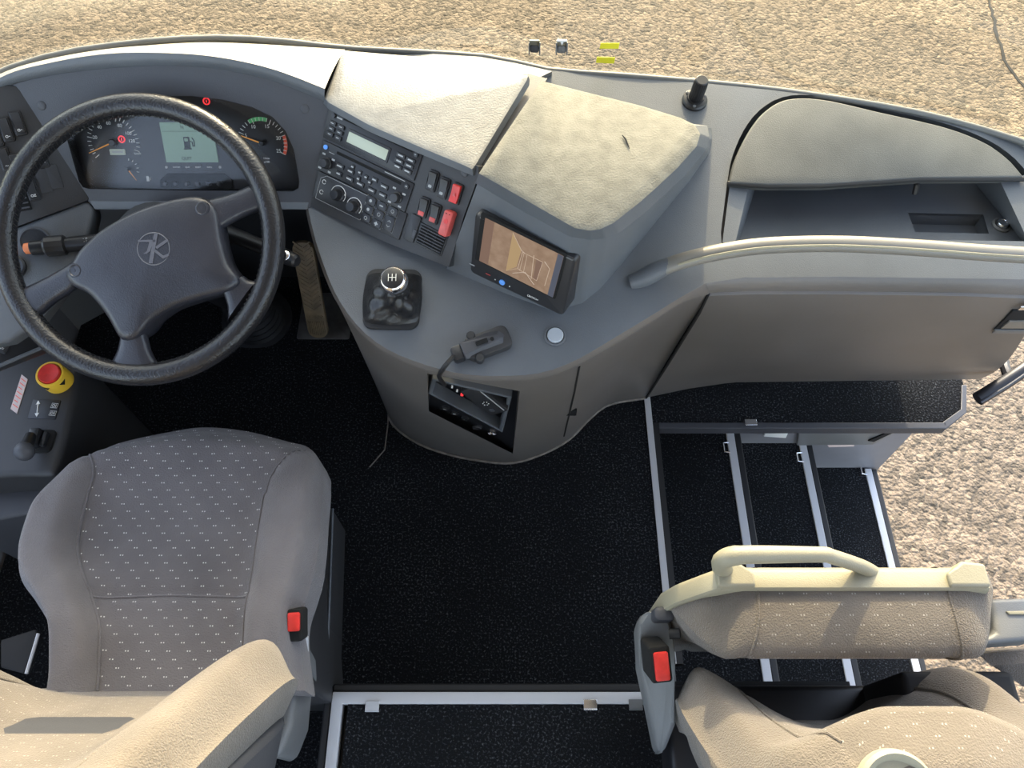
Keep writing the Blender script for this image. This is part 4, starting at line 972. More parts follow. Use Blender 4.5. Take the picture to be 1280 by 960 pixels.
scl('picture_aisle', [(.52, .33), (.78, .33), (.76, .80), (.50, .74)], 'pic_light', .0006, True)
scl('picture_seat', [(.66, .28), (.69, .82)], 'pic_light'); scl('picture_seat', [(.58, .34), (.58, .78)], 'pic_light', .0004); scl('picture_seat', [(.54, .34), (.53, .76)], 'pic_light', .0004)
scl('picture_rail', [(.80, .30), (.88, .40), (.87, .82)], 'pic_light', .0006); scl('picture_rail', [(.45, .90), (.60, .74), (.74, .92)], 'pic_light', .0006)
scl('picture_beam', [(.36, .02), (.50, .30), (.55, .33)], 'pic_light', .0004); scl('picture_beam', [(.36, .92), (.5, .74)], 'pic_gold', .0006)
scp('picture_shadow', [(.70, .34), (.78, .34), (.76, .79), (.71, .80)], 'pic_dark')
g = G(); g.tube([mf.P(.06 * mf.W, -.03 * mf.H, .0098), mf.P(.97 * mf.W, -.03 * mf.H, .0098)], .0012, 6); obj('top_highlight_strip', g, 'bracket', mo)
def mpx(u, v): 
    p = fM.w(u, v, off_ + .010) - mf.o; return p.dot(mf.x), p.dot(mf.y)
x, y = mpx(627.5, 353); g = G(); g.lathe(mf.P(x, y, .009), mf.n, [(.0052, 0), (.0052, .002), (.004, .003), (.0001, .003)], 20); obj('menu_button', g, 'blue', mo, label='round blue button')
for u, v in ((619, 349.5), (637, 358)):
    x, y = mpx(u, v); g = G(); g.lathe(mf.P(x, y, .0099), mf.n, [(.0011, 0), (.0011, .0004), (.0001, .0004)], 8); obj('legend', g, 'white', mo)
x, y = mpx(590, 331); g = G(); g.rr(mf, x, y, .010, .0016, .0003, .0095, .0104, k=1); obj('legend', g, 'grey', mo)
x, y = mpx(610, 343); g = G(); g.rr(mf, x, y, .009, .0012, .0003, .0095, .0104, k=1); obj('legend', g, 'redpale', mo)
x, y = mpx(667, 372.5); text(mf, x, y, .0102, 'BOSCH', .0052, 'white', mo)
x, y = mpx(660.5, 369.5); g = G(); g.tube([mf.P(x + .0019 * math.cos(R(q)), y + .0019 * math.sin(R(q)), .0102) for q in range(0, 360, 30)], .0003, 4, closed=True); obj('maker_symbol', g, 'white', mo)
# ------------------------------------------------------------------ footwell, pedal, left-hand panels
g = G(); g.slab([V((-1.24, 1.40, 0)), V((-.15, 1.40, 0)), V((-.15, 1.40, .70)), V((-1.24, 1.40, .70))], (0, .02, 0))
g.slab([V((-1.24, 1.40, .70)), V((-.15, 1.40, .70)), V((-.15, .98, .775)), V((-1.24, .98, .775))], (0, 0, .02)); obj('footwell_lining', g, 'matte', dash)
c0, c1 = at(398, 419, .03), at(396, 300, .30)
fP = Frame(c0, V((1, 0, 0)), V((1, 0, 0)).cross(c1 - c0)); Lp_ = (c1 - c0).length
g = G(); pl_ = Frame(at(405, 412, .006), (1, 0, 0), (0, 0, 1)); g.rr(pl_, 0, .05, .15, .16, .006, -.005, 0, .002); pd = root('accelerator_pedal', 'long brown ribbed accelerator pedal with chevron tread on the footwell floor', 'pedal', c0)
obj('mounting_plate', g, 'dirtmetal', pd)
g = G(); g.rr(fP, 0, Lp_ / 2 - .01, .056, Lp_, .024, -.014, 0, .003, k=6); obj('pedal_plate', g, 'brass', pd)
for i in range(15):
    y = .085 + i * .0135
    for sx in (-1, 1):
        g = G(); a, b = fP.P(sx * .0015, y, .001), fP.P(sx * .022, y - .016 * -1, .001)
        g.tube([a, b], .0024, 5); obj('tread_rib', g, 'brass', pd)
for i in range(9):
    x = -.020 + i * .005; g = G(); g.tube([fP.P(x, .0 + .006 * abs(i - 4) / 4, .001), fP.P(x, .046, .001)], .0014, 5); obj('tread_rib', g, 'brass', pd)
text(fP, 0, .060, .001, 'WABCO', .012, 'brass', pd, thick=.0008)

dS = V((-.253, -.149, -.015)); aS, cS = fH.w(20, 106), fH.w(112, 249)
fS = frame3(aS, cS, aS + dS); fS = Frame(aS, -dS, fS.n)
lsp = root('side_switch_panel', 'charcoal switch panel left of the instruments, with rocker switches and small vent', 'switches', fS.w(50, 200))
g = G(); g.slab([fS.w(*q) for q in [(20, 108), (30, 118), (112, 247), (109, 251), (-40, 306), (-70, 200), (-70, 110), (0, 104)]], -fS.n * .03, .001); obj('panel_board', g, 'fascia', lsp)
ys = fS.px(30, 176); y0_ = fS.px(16, 135); vx = V((ys[0] - y0_[0], ys[1] - y0_[1], 0)); ang = math.atan2(vx.y, vx.x) + math.pi / 2
def fsub(u, v): 
    x, y = fS.px(u, v); return Frame(fS.P(x, y, 0), fS.x * math.cos(ang) + fS.y * math.sin(ang), fS.n)
for (u, v, lg) in ((23, 154, 'o-'), (8, 162, 'o-'), (-6, 168, 'o'), (51, 195, '~='), (7, 199, '~'), (22, 206, '='), (40, 236, 'oz')):
    fk = fsub(u, v); g = G(); g.rr(fk, 0, 0, .0185, .040, .003, -.006, .0035, .0012); rk = obj('switch_frame', g, 'black', lsp)
    g = G(); w, h_ = .0145, .034; prof = [(-h_ / 2, .0035), (-h_ / 2, .0055), (-.002, .0050), (h_ / 2 - .001, .0095), (h_ / 2, .0035)]
    g.loft([[fk.P(-w / 2, a, b) for a, b in prof], [fk.P(w / 2, a, b) for a, b in prof]]); obj('rocker', g, 'button', rk, bevel=.0012)
    text(fk, 0, -.011, .0062, lg, .009, 'white', rk)
for (u, v) in ((55, 226), (68, 221)):
    fk = fsub(u, v); g = G(); g.rr(fk, 0, 0, .019, .040, .002, -.003, .0018, .0006); obj('blank_plate', g, 'fascia', lsp)
fk = fsub(22, 252); g = G(); g.rr(fk, 0, 0, .036, .034, .002, -.003, .002, .0006); vo = obj('vent_opening', g, 'slot', lsp)
for i in range(4):
    g = G(); g.rr(fk, 0, -.012 + i * .008, .032, .0025, .0005, .001, .005); obj('slat', g, 'hood', vo)
# blue-grey cowl round the ignition lock
cwl = [fS.w(112, 250, -.004), fS.w(0, 292, -.004), fS.w(-50, 312, -.004)]
fC = frame3(cwl[0], cwl[1], at(20, 430, .72)); cw = root('column_cowl', 'blue-grey plastic cowl round the ignition lock, left of the steering column', 'panel', fC.w(60, 330))
g = G(); g.slab([fC.w(*q) for q in [(106, 250), (114, 252), (119, 262), (112, 292), (98, 326), (76, 366), (48, 402), (10, 428), (-50, 440), (-50, 312), (0, 291)]], -fC.n * .05, .008); obj('cowl_shell', g, 'dash', cw)
x, y = fC.px(44, 302); g = G(); g.lathe(fC.P(x, y), fC.n, [(.026, -.001), (.026, .002), (.023, .003), (.021, -.0)], 32); obj('stalk_recess', g, 'hood', cw)
x, y = fC.px(17, 334); il = root('ignition_lock', 'round black ignition lock ring beside the indicator stalk', 'lock', fC.P(x, y))
g = G(); g.lathe(fC.P(x, y), fC.n, [(.021, -.002), (.021, .008), (.018, .010), (.014, .009), (.013, .003)], 32); obj('lock_ring', g, 'black', il)
g = G(); g.lathe(fC.P(x, y), fC.n, [(.0125, 0), (.0125, .006), (.0001, .006)], 24); kb = obj('key_barrel', g, 'bracket', il)
g = G(); f2_ = Frame(fC.P(x, y, .006), fC.x, fC.n); g.rr(f2_, 0, 0, .003, .011, .0005, 0, .0008); obj('key_slot', g, 'slot', kb)
# lower-left black strip of keys
fL = Frame(at(20, 420, .66), (1, -.25, 0), (.25, -.15, 1)); kp = root('lower_key_panel', 'narrow black panel of legend keys low on the left behind the wheel rim', 'switches', fL.o)
g = G(); g.slab([fL.w(*q) for q in [(-50, 370), (30, 395), (66, 420), (60, 431), (-50, 474)]], -fL.n * .03, .002); obj('panel_board', g, 'button', kp)
g = G(); g.tube([fL.w(60, 431), fL.w(0, 457), fL.w(-50, 477)], .0035, 6); obj('panel_edge', g, 'dash', kp)
for u, v in ((12, 406), (-3, 413), (2, 436)):
    p = fL.w(u, v); x, y = fL.px(u, v); g = G(); g.rr(fL, x, y, .022, .016, .002, 0, .0025, .0008); k_ = obj('key', g, 'fascia', kp); text(fL, x, y, .0026, 'o=', .009, 'white', k_)

# ------------------------------------------------------------------ side console with parking brake
ZC = .50
cs_ = root('side_console', 'black moulded side console between driver seat and left wall', 'console', at(40, 540, 0))
def C0(u, v, z=ZC): return at(u, v, z)
tp = [C0(-60, 470), C0(0, 452), C0(58, 428), C0(96, 440), C0(99, 462), C0(93, 500), C0(80, 555), C0(68, 594), C0(14, 594), C0(-60, 600)]
g = G(); g.slab(tp, (-.0, .0, -.47), .012); obj('console_body', g, 'fascia', cs_)
g = G(); g.slab([C0(-60, 604, .42), C0(62, 596, .42), C0(44, 640, .42), C0(-60, 660, .42)], (0, 0, -.40), .01); obj('console_foot', g, 'hood', cs_)
fZ = Frame((0, 0, ZC), (1, 0, 0), (0, 0, 1))
def tilt(u1, v1, u2, v2): 
    d = fZ.w(u2, v2) - fZ.w(u1, v1); return Frame(fZ.w(u1, v1), d, (0, 0, 1))
fp = tilt(32, 522, 68, 522)
g = G(); g.slab([fZ.w(*q, .0015) for q in [(41, 499), (76, 500), (69, 524), (34, 523)]], (0, 0, -.004), .001); lbp = obj('legend_plate', g, 'black', cs_, label='black plate with white arrow and pictograms')
a, b = fZ.w(48, 502, .002), fZ.w(46, 520, .002)
g = G(); g.tube([a, b], .0012, 5); d = (b - a).normalized(); sd = V((-d.y, d.x, 0))
for q, sg in ((a, 1), (b, -1)): g.slab([q - d * sg * .002, q + d * sg * .006 + sd * .004, q + d * sg * .006 - sd * .004], (0, 0, .001))
obj('arrow', g, 'white', lbp)
for u, v in ((68, 507), (66, 516.5)):
    p = fZ.w(u, v, .002); g = G(); f2_ = Frame(p, (1, -.1, 0), (0, 0, 1))
    w, h_ = .0062, .0048; g.tube([f2_.P(-w, -h_), f2_.P(w, -h_), f2_.P(w, h_), f2_.P(-w, h_)], .0005, 4, closed=True)
    g.tube([f2_.P(-.002 + .0026 * math.cos(R(q)), .0026 * math.sin(R(q))) for q in range(0, 360, 40)], .0006, 4, closed=True); g.tube([f2_.P(.003, .003), f2_.P(.003, -.003)], .0006, 4)
    obj('pictogram', g, 'white', lbp)
g = G(); sq = [fZ.w(*q, .0016) for q in [(27, 468), (34.5, 474), (21, 517), (13, 511)]]; g.slab(sq, (0, 0, -.002))
wl = obj('warning_label', g, 'label', cs_, label='pale label with lines of red print')
for i in range(7):
    t = (i + .8) / 8; A1 = sq[0].lerp(sq[3], t); A2 = sq[1].lerp(sq[2], t); g = G()
    g.slab([A1.lerp(A2, .12) + V((0, .0009, .0003)), A1.lerp(A2, .88 - .2 * (i % 3 == 2)) + V((0, .0009, .0003)), A1.lerp(A2, .88 - .2 * (i % 3 == 2)) + V((0, -.0009, .0003)), A1.lerp(A2, .12) + V((0, -.0009, .0003))], (0, 0, -.0006)); obj('print_line', g, 'redprint', wl)
p = at(60, 463, ZC + .045); p.z = ZC; ep = root('emergency_stop', 'red emergency stop button in a yellow collar on side console', 'button', p)
fe = Frame(p, (1, 0, 0), (.05, -.12, 1))
g = G(); g.lathe(p, fe.n, [(.0275, 0), (.0275, .038), (.026, .041), (.0225, .041), (.0215, .034)], 36); yc = obj('yellow_collar', g, 'yellow', ep)
g = G(); g.lathe(p, fe.n, [(.0205, .030), (.0205, .043), (.019, .0455), (.012, .0445), (.0001, .0435)], 36); obj('red_cap', g, 'red', ep)
for a in (-100, -30):
    q = p + fe.x * (.0272 * math.cos(R(a))) + fe.y * (.0272 * math.sin(R(a))) + fe.n * .030; tx = (fe.x * -math.sin(R(a)) + fe.y * math.cos(R(a)))
    out = (fe.x * math.cos(R(a)) + fe.y * math.sin(R(a))); g = G(); g.slab([q - tx * .007 + fe.n * .003 + out * .001, q + tx * .007 + fe.n * .003 + out * .001, q - tx * .001 - fe.n * .008 + out * .001], -out * .002); obj('arrow_mark', g, 'slot', yc)
p = fZ.w(50, 553); hb_ = root('parking_brake', 'black parking brake lever with domed knob in a square gate', 'lever', p)
fb = tilt(30, 556, 64, 556)
x, y = fb.px(50, 552); g = G(); g.rr(fb, x, y, .056, .048, .010, -.002, .006, .003); gt = obj('gate', g, 'slot', hb_)
g = G(); g.rr(fb, x - .004, y + .002, .022, .036, .004, .004, .024, .006); g.rr(fb, x + .014, y, .010, .030, .003, .004, .016, .004); obj('lever_block', g, 'black', hb_)
k0, k1 = fb.P(x - .005, y, .024), at(31, 563, ZC + .045)
g = G(); g.tube([k0, k0.lerp(k1, .5), k1], [.010, .011, .013], 16); obj('lever_arm', g, 'black', hb_)
g = G(); g.lathe(k1 - (k1 - k0).normalized() * .01, (k1 - k0), [(.012, 0), (.0165, .006), (.0175, .012), (.0165, .020), (.012, .026), (.005, .029), (.0001, .0295)], 28); obj('knob', g, 'hood', hb_)

# ------------------------------------------------------------------ gear lever, phone mount
gl = root('gear_lever', 'gear lever with chrome numbered knob and crumpled black leather boot on console', 'gear lever', T(493, 376))
fG = fT.sub((459, 337), (528, 338), (456, 412))
g = G(); g.rr(fG, fG.W / 2, -fG.H / 2, fG.W, fG.H, .018, -.002, .006, .003, k=6); obj('boot_frame', g, 'rubber', gl)
kn0 = at(493, 352, .862); cb = fG.P(fG.W / 2, -fG.H / 2, .004); rings = []
for k in range(13):
    t = k / 12; c = cb.lerp(kn0 + V((0, 0, -.02)), t); ring = []
    for q in range(40):
        a = 2 * math.pi * q / 40; sq_ = 1 / max(abs(math.cos(a)), abs(math.sin(a))) * .93
        rad = (.040 * min(sq_, 1.25) * (1 - t) ** 1.2 + .013) + .0055 * math.sin(a * 3 + t * 9) * math.sin(t * math.pi) + .003 * math.sin(a * 7 - t * 14) * math.sin(t * math.pi)
        ring.append(c + fG.x * (rad * math.cos(a)) + fG.y * (rad * math.sin(a)) + fG.n * (.006 * math.sin(a * 2 + 6 * t) * math.sin(t * math.pi)))
    rings.append(ring)
g = G(); g.loft(rings); obj('boot', g, 'boot', gl, smooth=80)
fold = [cb + fG.x * a + fG.y * b + fG.n * c for a, b, c in ((-.036, -.004, .012), (-.028, -.014, .018), (-.012, -.014, .024), (-.002, -.008, .03), (.002, -.024, .022), (.012, -.034, .013), (.030, -.030, .011))]
g = G(); g.tube(spline(fold[:4], 14), [.0035] * 14, 8); g.tube(spline(fold[3:], 12), [.0045] * 12, 8); obj('boot_fold', g, 'boot', gl, smooth=80)
kax = V((-.05, -.28, 1)).normalized()
g = G(); g.lathe(kn0 - kax * .022, kax, [(.012, 0), (.015, .006), (.020, .014), (.0225, .024), (.0225, .030), (.0205, .036), (.018, .038)], 36); kb = obj('knob', g, 'chrome', gl)
g = G(); g.lathe(kn0 - kax * .022, kax, [(.0172, .036), (.0172, .0385), (.015, .0395), (.0001, .040)], 32); kd = obj('knob_disc', g, 'black', kb)
fK = Frame(kn0 + kax * .0182, (1, 0, 0), kax); g = G()
for x in (-.006, 0, .006): g.rr(fK, x, 0, .0007, .012, .0002, -.001, .0004, k=1)
g.rr(fK, 0, 0, .013, .0007, .0002, -.001, .0004, k=1); obj('gate_pattern', g, 'white', kb)
ph = root('phone_mount', 'black plastic clip mount with cable lying on the console top', 'holder', T(598, 434))
fh = fT.sub((572, 427), (626, 407), (583, 460)); cx, cy = fh.W / 2, -fh.H / 2
g = G(); g.rr(fh, cx + .006, cy, fh.W * 1.0, fh.H * .85, .012, .001, .016, .004, k=5); obj('mount_body', g, 'fascia', ph)
g = G(); w, h_ = fh.W * .5, fh.H * .32
lo_ = [fh.P(cx - w, cy - h_, .012), fh.P(cx + w * .9, cy - h_ * 1.15, .012), fh.P(cx + w * 1.1, cy, .012), fh.P(cx + w * .9, cy + h_ * 1.15, .012), fh.P(cx - w, cy + h_, .012)]
hi_ = [fh.P(cx - w, cy - h_ * .75, .026), fh.P(cx + w * .6, cy - h_ * .3, .020), fh.P(cx + w * .8, cy, .019), fh.P(cx + w * .6, cy + h_ * .3, .020), fh.P(cx - w, cy + h_ * .75, .026)]
g.loft([lo_, hi_]); mt = obj('clip_top', g, 'hood', ph, bevel=.002)
g = G(); g.rr(fh, cx - .004, cy, .020, .007, .001, .020, .0262); g.lathe(fh.P(cx + .014, cy, .018), fh.n, [(.003, 0), (.003, .0050), (.0001, .0051)], 12); obj('clip_slot', g, 'slot', mt)
for sg in (-1, 1):
    g = G(); g.lathe(fh.P(cx - .016, cy + sg * fh.H * .42, .002), fh.n, [(.0075, 0), (.0075, .014), (.006, .016), (.0001, .016)], 18); obj('side_knob', g, 'button', ph)
g = G(); g.rr(fh, cx - w - .008, cy, .020, .026, .006, .002, .019, .003); obj('cable_plug', g, 'button', ph)
cab = [fh.P(cx - w - .012, cy, .010), at(561, 452, .775), at(553, 462, .758), at(549, 471, .70), at(556, 481, .60)]
g = G(); g.tube(spline(cab, 24), .0040, 8); obj('cable', g, 'rubber', ph)

# accessory unit in the console niche
dA, dB, dC = at(541, 470, .56), at(649, 491, .50), at(538, 512, .36)
fD = frame3(dA, dB, dC); du = root('accessory_unit', 'black accessory panel with open tray and sockets in the console niche', 'control panel', fD.w(590, 515))
g = G(); g.slab([fD.w(*q) for q in [(530, 462), (656, 485), (646, 572), (530, 516)]], -fD.n * .02); obj('panel_board', g, 'black', du)
TP = 0.035
def tray(q0, q1, q2, q3):
    o = [fD.w(*q, TP) for q in (q0, q1, q2, q3)]; c = sum(o, V()) / 4; i_ = [p.lerp(c, .10) for p in o]
    g = G(); g.loft([[p - fD.n * .03 for p in o], o, i_, [p - fD.n * .028 for p in i_]], cap0=False, cap1=False); return g
obj('tray_bin', tray((540, 474), (640, 497), (628, 541), (535, 492)), 'dash', du, bevel=.002)
for i, (u, v) in enumerate(((556, 511), (568, 517), (580, 524))):
    x, y = fD.px(u, v, .002); g = G(); g.rr(fD, x, y, .017, .022, .002, 0, .003, .0008); k_ = obj('key', g, 'button', du); text(fD, x, y, .0032, ('~', '=', '-')[i], .012, 'white', k_)
x, y = fD.px(596, 534, .002); g = G(); g.lathe(fD.P(x, y), fD.n, [(.012, 0), (.012, .004), (.009, .006), (.0085, .002)], 24); obj('socket', g, 'hood', du)
x, y = fD.px(615, 541, .002); g = G(); g.lathe(fD.P(x, y), fD.n, [(.0115, 0), (.0115, .004), (.0098, .005), (.0095, .001)], 24); obj('ring_socket', g, 'chrome', du)
hd = root('intercom_handset', 'black handset with round keypad lying in the accessory tray', 'handset', fD.w(605, 495, TP))
fh2 = Frame(fD.w(606, 497, .03), fD.w(630, 508, .03) - fD.w(585, 485, .03), fD.n + V((0, .25, .2)))
g = G(); g.rr(fh2, 0, 0, .098, .046, .006, -.012, .010, .004); obj('handset_body', g, 'button', hd)
g = G(); g.rr(fh2, .004, .017, .075, .0022, .0005, .0095, .0108); obj('light_strip', g, 'grey', hd)
g = G(); g.lathe(fh2.P(.004, .001, .010), fh2.n, [(.0085, -.001), (.0085, .001), (.006, .0018), (.0001, .002)], 24); kp_ = obj('keypad', g, 'black', hd)
for a in range(0, 360, 60):
    g = G(); g.lathe(fh2.P(.004 + .0055 * math.cos(R(a)), .001 + .0055 * math.sin(R(a)), .0115), fh2.n, [(.0011, 0), (.0011, .0006), (.0001, .0006)], 8); obj('key', g, 'white', kp_)
g = G(); g.rr(fh2, .030, -.004, .011, .009, .002, .0095, .0113); obj('side_key', g, 'hood', hd)
for i, m_ in enumerate(('white', 'white', 'redglow')):
    p = fD.w(565 + 6.2 * i, 484.5 + 4.8 * i, .034); g = G(); g.lathe(p, fD.n, [(.0028 if i == 2 else .0018, -.004), (.0028 if i == 2 else .0018, .001), (.0001, .0015)], 10); obj('indicator', g, m_, du)

# door-side grab bar
gb = root('door_bar', 'black grab bar by the doorway at the right end of dashboard', 'handle', at(1250, 478, .22))
g = G(); g.tube([at(1222, 499, .25), at(1250, 482, .27), at(1300, 449, .30), at(1345, 420, .32)], .0165, 14); obj('bar', g, 'black', gb, smooth=70)
g = G(); g.tube([at(1226, 503, .262), at(1262, 481, .285), at(1320, 441, .32)], .0035, 6); obj('bar_inlay', g, 'hood', gb)
g = G(); g.tube([at(1262, 474, .27), at(1257, 462, .27), at(1254, 452, .26)], [.014, .011, .013], 10); obj('stub', g, 'black', gb)
# ------------------------------------------------------------------ seats
def sm(x): x = min(max(x, 0), 1); return x * x * (3 - 2 * x)
def coons(F, B, Lc, Rc, n, m):
    """patch between front F (left to right), back B, left and right curves (front to back)"""
    F, B, Lc, Rc = spline(F, n), spline(B, n), spline(Lc, m), spline(Rc, m); out = []
    for j in range(m):
        t = j / (m - 1); row = []
        for i in range(n):
            s = i / (n - 1)
            row.append(F[i] * (1 - t) + B[i] * t + Lc[j] * (1 - s) + Rc[j] * s - (F[0] * (1 - s) * (1 - t) + F[-1] * s * (1 - t) + B[0] * (1 - s) * t + B[-1] * s * t))
        out.append(row)
    return out
ds = root('driver_seat', 'grey velour driver seat with dotted centre panel and sunlit backrest', 'seat', (-.62, .35, 0))
ZS = .53
def S(u, v, z=ZS): return at(u, v, z)
n, m = 61, 49
pt = coons([S(93, 572), S(112, 553), S(140, 541), S(195, 529), S(245, 522), S(300, 527), S(352, 540), S(378, 547), S(391, 562)],
           [S(48, 862), S(120, 872), S(240, 874), S(330, 868), S(376, 860)],
           [S(93, 572), S(62, 612), S(36, 650), S(20, 694), S(23, 724), S(42, 752), S(58, 784), S(54, 830), S(48, 862)],
           [S(391, 562), S(400, 595), S(399, 650), S(393, 705), S(384, 738), S(374, 770), S(372, 810), S(376, 860)], n, m)
def seam_s(t): return .60 - .05 * t if t > .28 else .60 + .34 * (1 - t / .28) ** 2.2
rows_ = []; mi_ = []
for j in range(m):
    t = j / (m - 1); row = []
    for i in range(n):
        s = 2 * i / (n - 1) - 1; p = pt[j][i].copy(); ss = seam_s(t)
        bol = .040 * sm((abs(s) - ss + .10) / .24) * sm((t - .05) / .25) * (1 - .5 * sm((t - .75) / .25))
        groove_ = -.006 * math.exp(-((abs(s) - ss) / .025) ** 2)
        gx = -.006 * math.exp(-((t - .66) / .016) ** 2) if abs(s) < ss else 0
        edge = -.05 * sm((abs(s) - .86) / .14) ** 1.6 - .055 * sm((.13 - t) / .13) ** 1.8
        p.z += bol + groove_ + gx + edge - .012 * math.cos(s * 1.5) * sm(t / .3) + .012 * sm(1 - t / .4)
        row.append(p)
    rows_.append(row)
# rim of the patch, then a rounded skirt down
bd = rows_[0][:] + [r[-1] for r in rows_[1:]] + rows_[-1][::-1][1:] + [r[0] for r in rows_[::-1][1:-1]]
cc_ = sum(bd, V()) / len(bd)
def sk(k, z): return [V((cc_.x + (p.x - cc_.x) * k, cc_.y + (p.y - cc_.y) * k, p.z + z)) for p in bd]
g = G(); nv = [p for r in rows_ for p in r]; fs = []; mm_ = []
for j in range(m - 1):
    for i in range(n - 1):
        s = 2 * (i + .5) / (n - 1) - 1; t = (j + .5) / (m - 1)
        fs.append([j * n + i, j * n + i + 1, (j + 1) * n + i + 1, (j + 1) * n + i]); mm_.append(1 if abs(s) < seam_s(t) else 0)
g.add(nv, fs); g.m = mm_[:]
for j in range(m):
    for i in range(n): g.uv[j * n + i] = (nv[j * n + i].x, nv[j * n + i].y)
g.loft([bd, sk(1.012, -.02), sk(1.008, -.06), sk(.97, -.10)], cap0=False)
cu = obj('cushion', g, ['velour', 'dotted'], ds, smooth=70)
def seam(pts, r=.0022): g = G(); g.tube(pts, r, 6); return obj('seam', g, 'velour', cu)
for sgn in (-1, 1):
    sp_ = []
    for j in range(2, m - 1):
        t = j / (m - 1); s = sgn * seam_s(t)
        if abs(s) > .97: continue
        x = (s + 1) / 2 * (n - 1); i = min(int(x), n - 2); f = x - i; sp_.append(rows_[j][i].lerp(rows_[j][i + 1], f) + V((0, 0, .001)))
    seam(sp_)
j = round(.66 * (m - 1)); seam([rows_[j][i] + V((0, 0, .001)) for i in range(n) if abs(2 * i / (n - 1) - 1) < seam_s(.66)])
g = G(); g.slab([at(70, 640, .38), at(375, 640, .38), at(385, 860, .38), at(70, 860, .38)], (0, 0, -.36), .01); obj('seat_base', g, 'fascia', ds)
pe = [(398, 628, .16), (416, 636, .16), (408, 850, .16), (396, 866, .16)]
g = G(); g.slab([at(*q) for q in pe], (0, 0, -.155), .004); obj('base_cover', g, 'fascia', ds)
g = G(); g.tube([at(*q) for q in pe[1:3]], .003, 6); obj('cover_edge', g, 'dash', ds)  # highlight along the cover's edge, modelled as a lighter strip

def lin(pts):
    def f(x):
        if x <= pts[0][0]: return pts[0][1]
        for (a, b), (c, d) in zip(pts, pts[1:]):
            if x <= c: return b + (d - b) * (x - a) / (c - a)
        return pts[-1][1]
    return f
def curve(pts):
    """smooth function through (x, y) pairs"""
    def f(z):
        n = len(pts)
        if z <= pts[0][0]: return pts[0][1]
        if z >= pts[-1][0]: return pts[-1][1]
        i = max(k for k in range(n - 1) if pts[k][0] <= z); (x0, y0), (x1, y1) = pts[i], pts[i + 1]; h = x1 - x0; t = (z - x0) / h
        def tg_(k):
            if k == 0 or k == n - 1: return 0 if False else (pts[min(k + 1, n - 1)][1] - pts[max(k - 1, 0)][1]) / (pts[min(k + 1, n - 1)][0] - pts[max(k - 1, 0)][0])
            return (pts[k + 1][1] - pts[k - 1][1]) / (pts[k + 1][0] - pts[k - 1][0])
        m0, m1 = tg_(i) * h, tg_(i + 1) * h
        return (2 * t ** 3 - 3 * t * t + 1) * y0 + (t ** 3 - 2 * t * t + t) * m0 + (-2 * t ** 3 + 3 * t * t) * y1 + (t ** 3 - t * t) * m1
    return f
def backrest(xc, zs, W, yc, bolf, thick, n, b0, bw, seam):
    """closed rings from bottom to top: front skin with side bolsters, then back"""
    rings = []
    for z in zs:
        w = W(z); ring = []
        for i in range(n):
            s = math.sin((2 * i / (n - 1) - 1) * math.pi / 2) * .55 + (2 * i / (n - 1) - 1) * .45
            yf = yc(z) + bolf(z) * sm((abs(s) - b0) / bw) - .055 * sm((abs(s) - .76) / .24) ** 2.2 - .005 * math.exp(-((abs(s) - seam) / .025) ** 2)
            ring.append(V((xc + s * w, yf, z)))
        for i in range(n):
            s = 1 - 2 * i / (n - 1)
            ring.append(V((xc + s * w * .95, yc(z) - thick(z) + bolf(z) * .6 * sm((abs(s) - b0) / bw), z)))
        rings.append(ring)
    return rings
def make_back(parent, xc, zs, W, yc, bolf, thick, mats, b0, bw, seam, n=61):
    rg_ = backrest(xc, zs, W, yc, bolf, thick, n, b0, bw, seam); per = 2 * n
    for k, dz in ((.75, .004), (.4, .007), (.02, .008)):              # rounded top, closing along the middle line
        r = rg_[-1] if k == .75 else last; last = rg_[len(zs) - 1]
        rg_.append([V((xc + (p.x - xc) * (.5 + k / 2), 0, p.z + dz)) + V((0, (last[j].y + last[(3 * n - 1 - j if j >= n else 2 * n - 1 - j) % per].y) / 2 * (1 - k) + p.y * k, 0)) for j, p in enumerate(last)])
    g = G(); g.loft(rg_)
    for r in range(len(zs) - 1):
        for j in range(n - 1):
            q = 2 * (j + .5) / (n - 1) - 1; s = math.sin(q * math.pi / 2) * .55 + q * .45
            g.m[r * per + j] = 1 if abs(s) < seam else 0
    run = 0
    for r in range(len(rg_)):
        if r: run += (rg_[r][n // 2] - rg_[r - 1][n // 2]).length
        for j in range(per): p = rg_[r][j]; g.uv[r * per + j] = (p.x, run)
    bk = obj('backrest', g, mats, parent, smooth=80)
    for sgn in (-1, 1):
        i = min(range(n), key=lambda i: abs(math.sin((2 * i / (n - 1) - 1) * math.pi / 2) * .55 + (2 * i / (n - 1) - 1) * .45 - sgn * seam))
        g = G(); g.tube([r[i] + V((0, .0015, 0)) for r in rg_[3:-4]], .002, 6); obj('seam', g, mats[0], bk)
    return bk
zs = [.48 + .69 * k / 44 for k in range(45)]
Wd = curve([(.48, .215), (.55, .225), (.61, .245), (.67, .275), (.72, .288), (.78, .286), (.9, .262), (1.05, .235), (1.12, .21), (1.17, .15)])
yd = curve([(.48, .185), (.55, .165), (.62, .145), (.75, .10), (.9, .035), (1.05, -.03), (1.12, -.065), (1.17, -.11)])
bd_ = curve([(.48, .0), (.57, .015), (.63, .055), (.69, .095), (.76, .115), (.85, .105), (1.0, .07), (1.17, .02)])
td = curve([(.48, .05), (.6, .055), (1.05, .07), (1.17, .03)])
make_back(ds, -.585, zs, Wd, yd, bd_, td, ['tan', 'tandot'], .22, .66, .58)
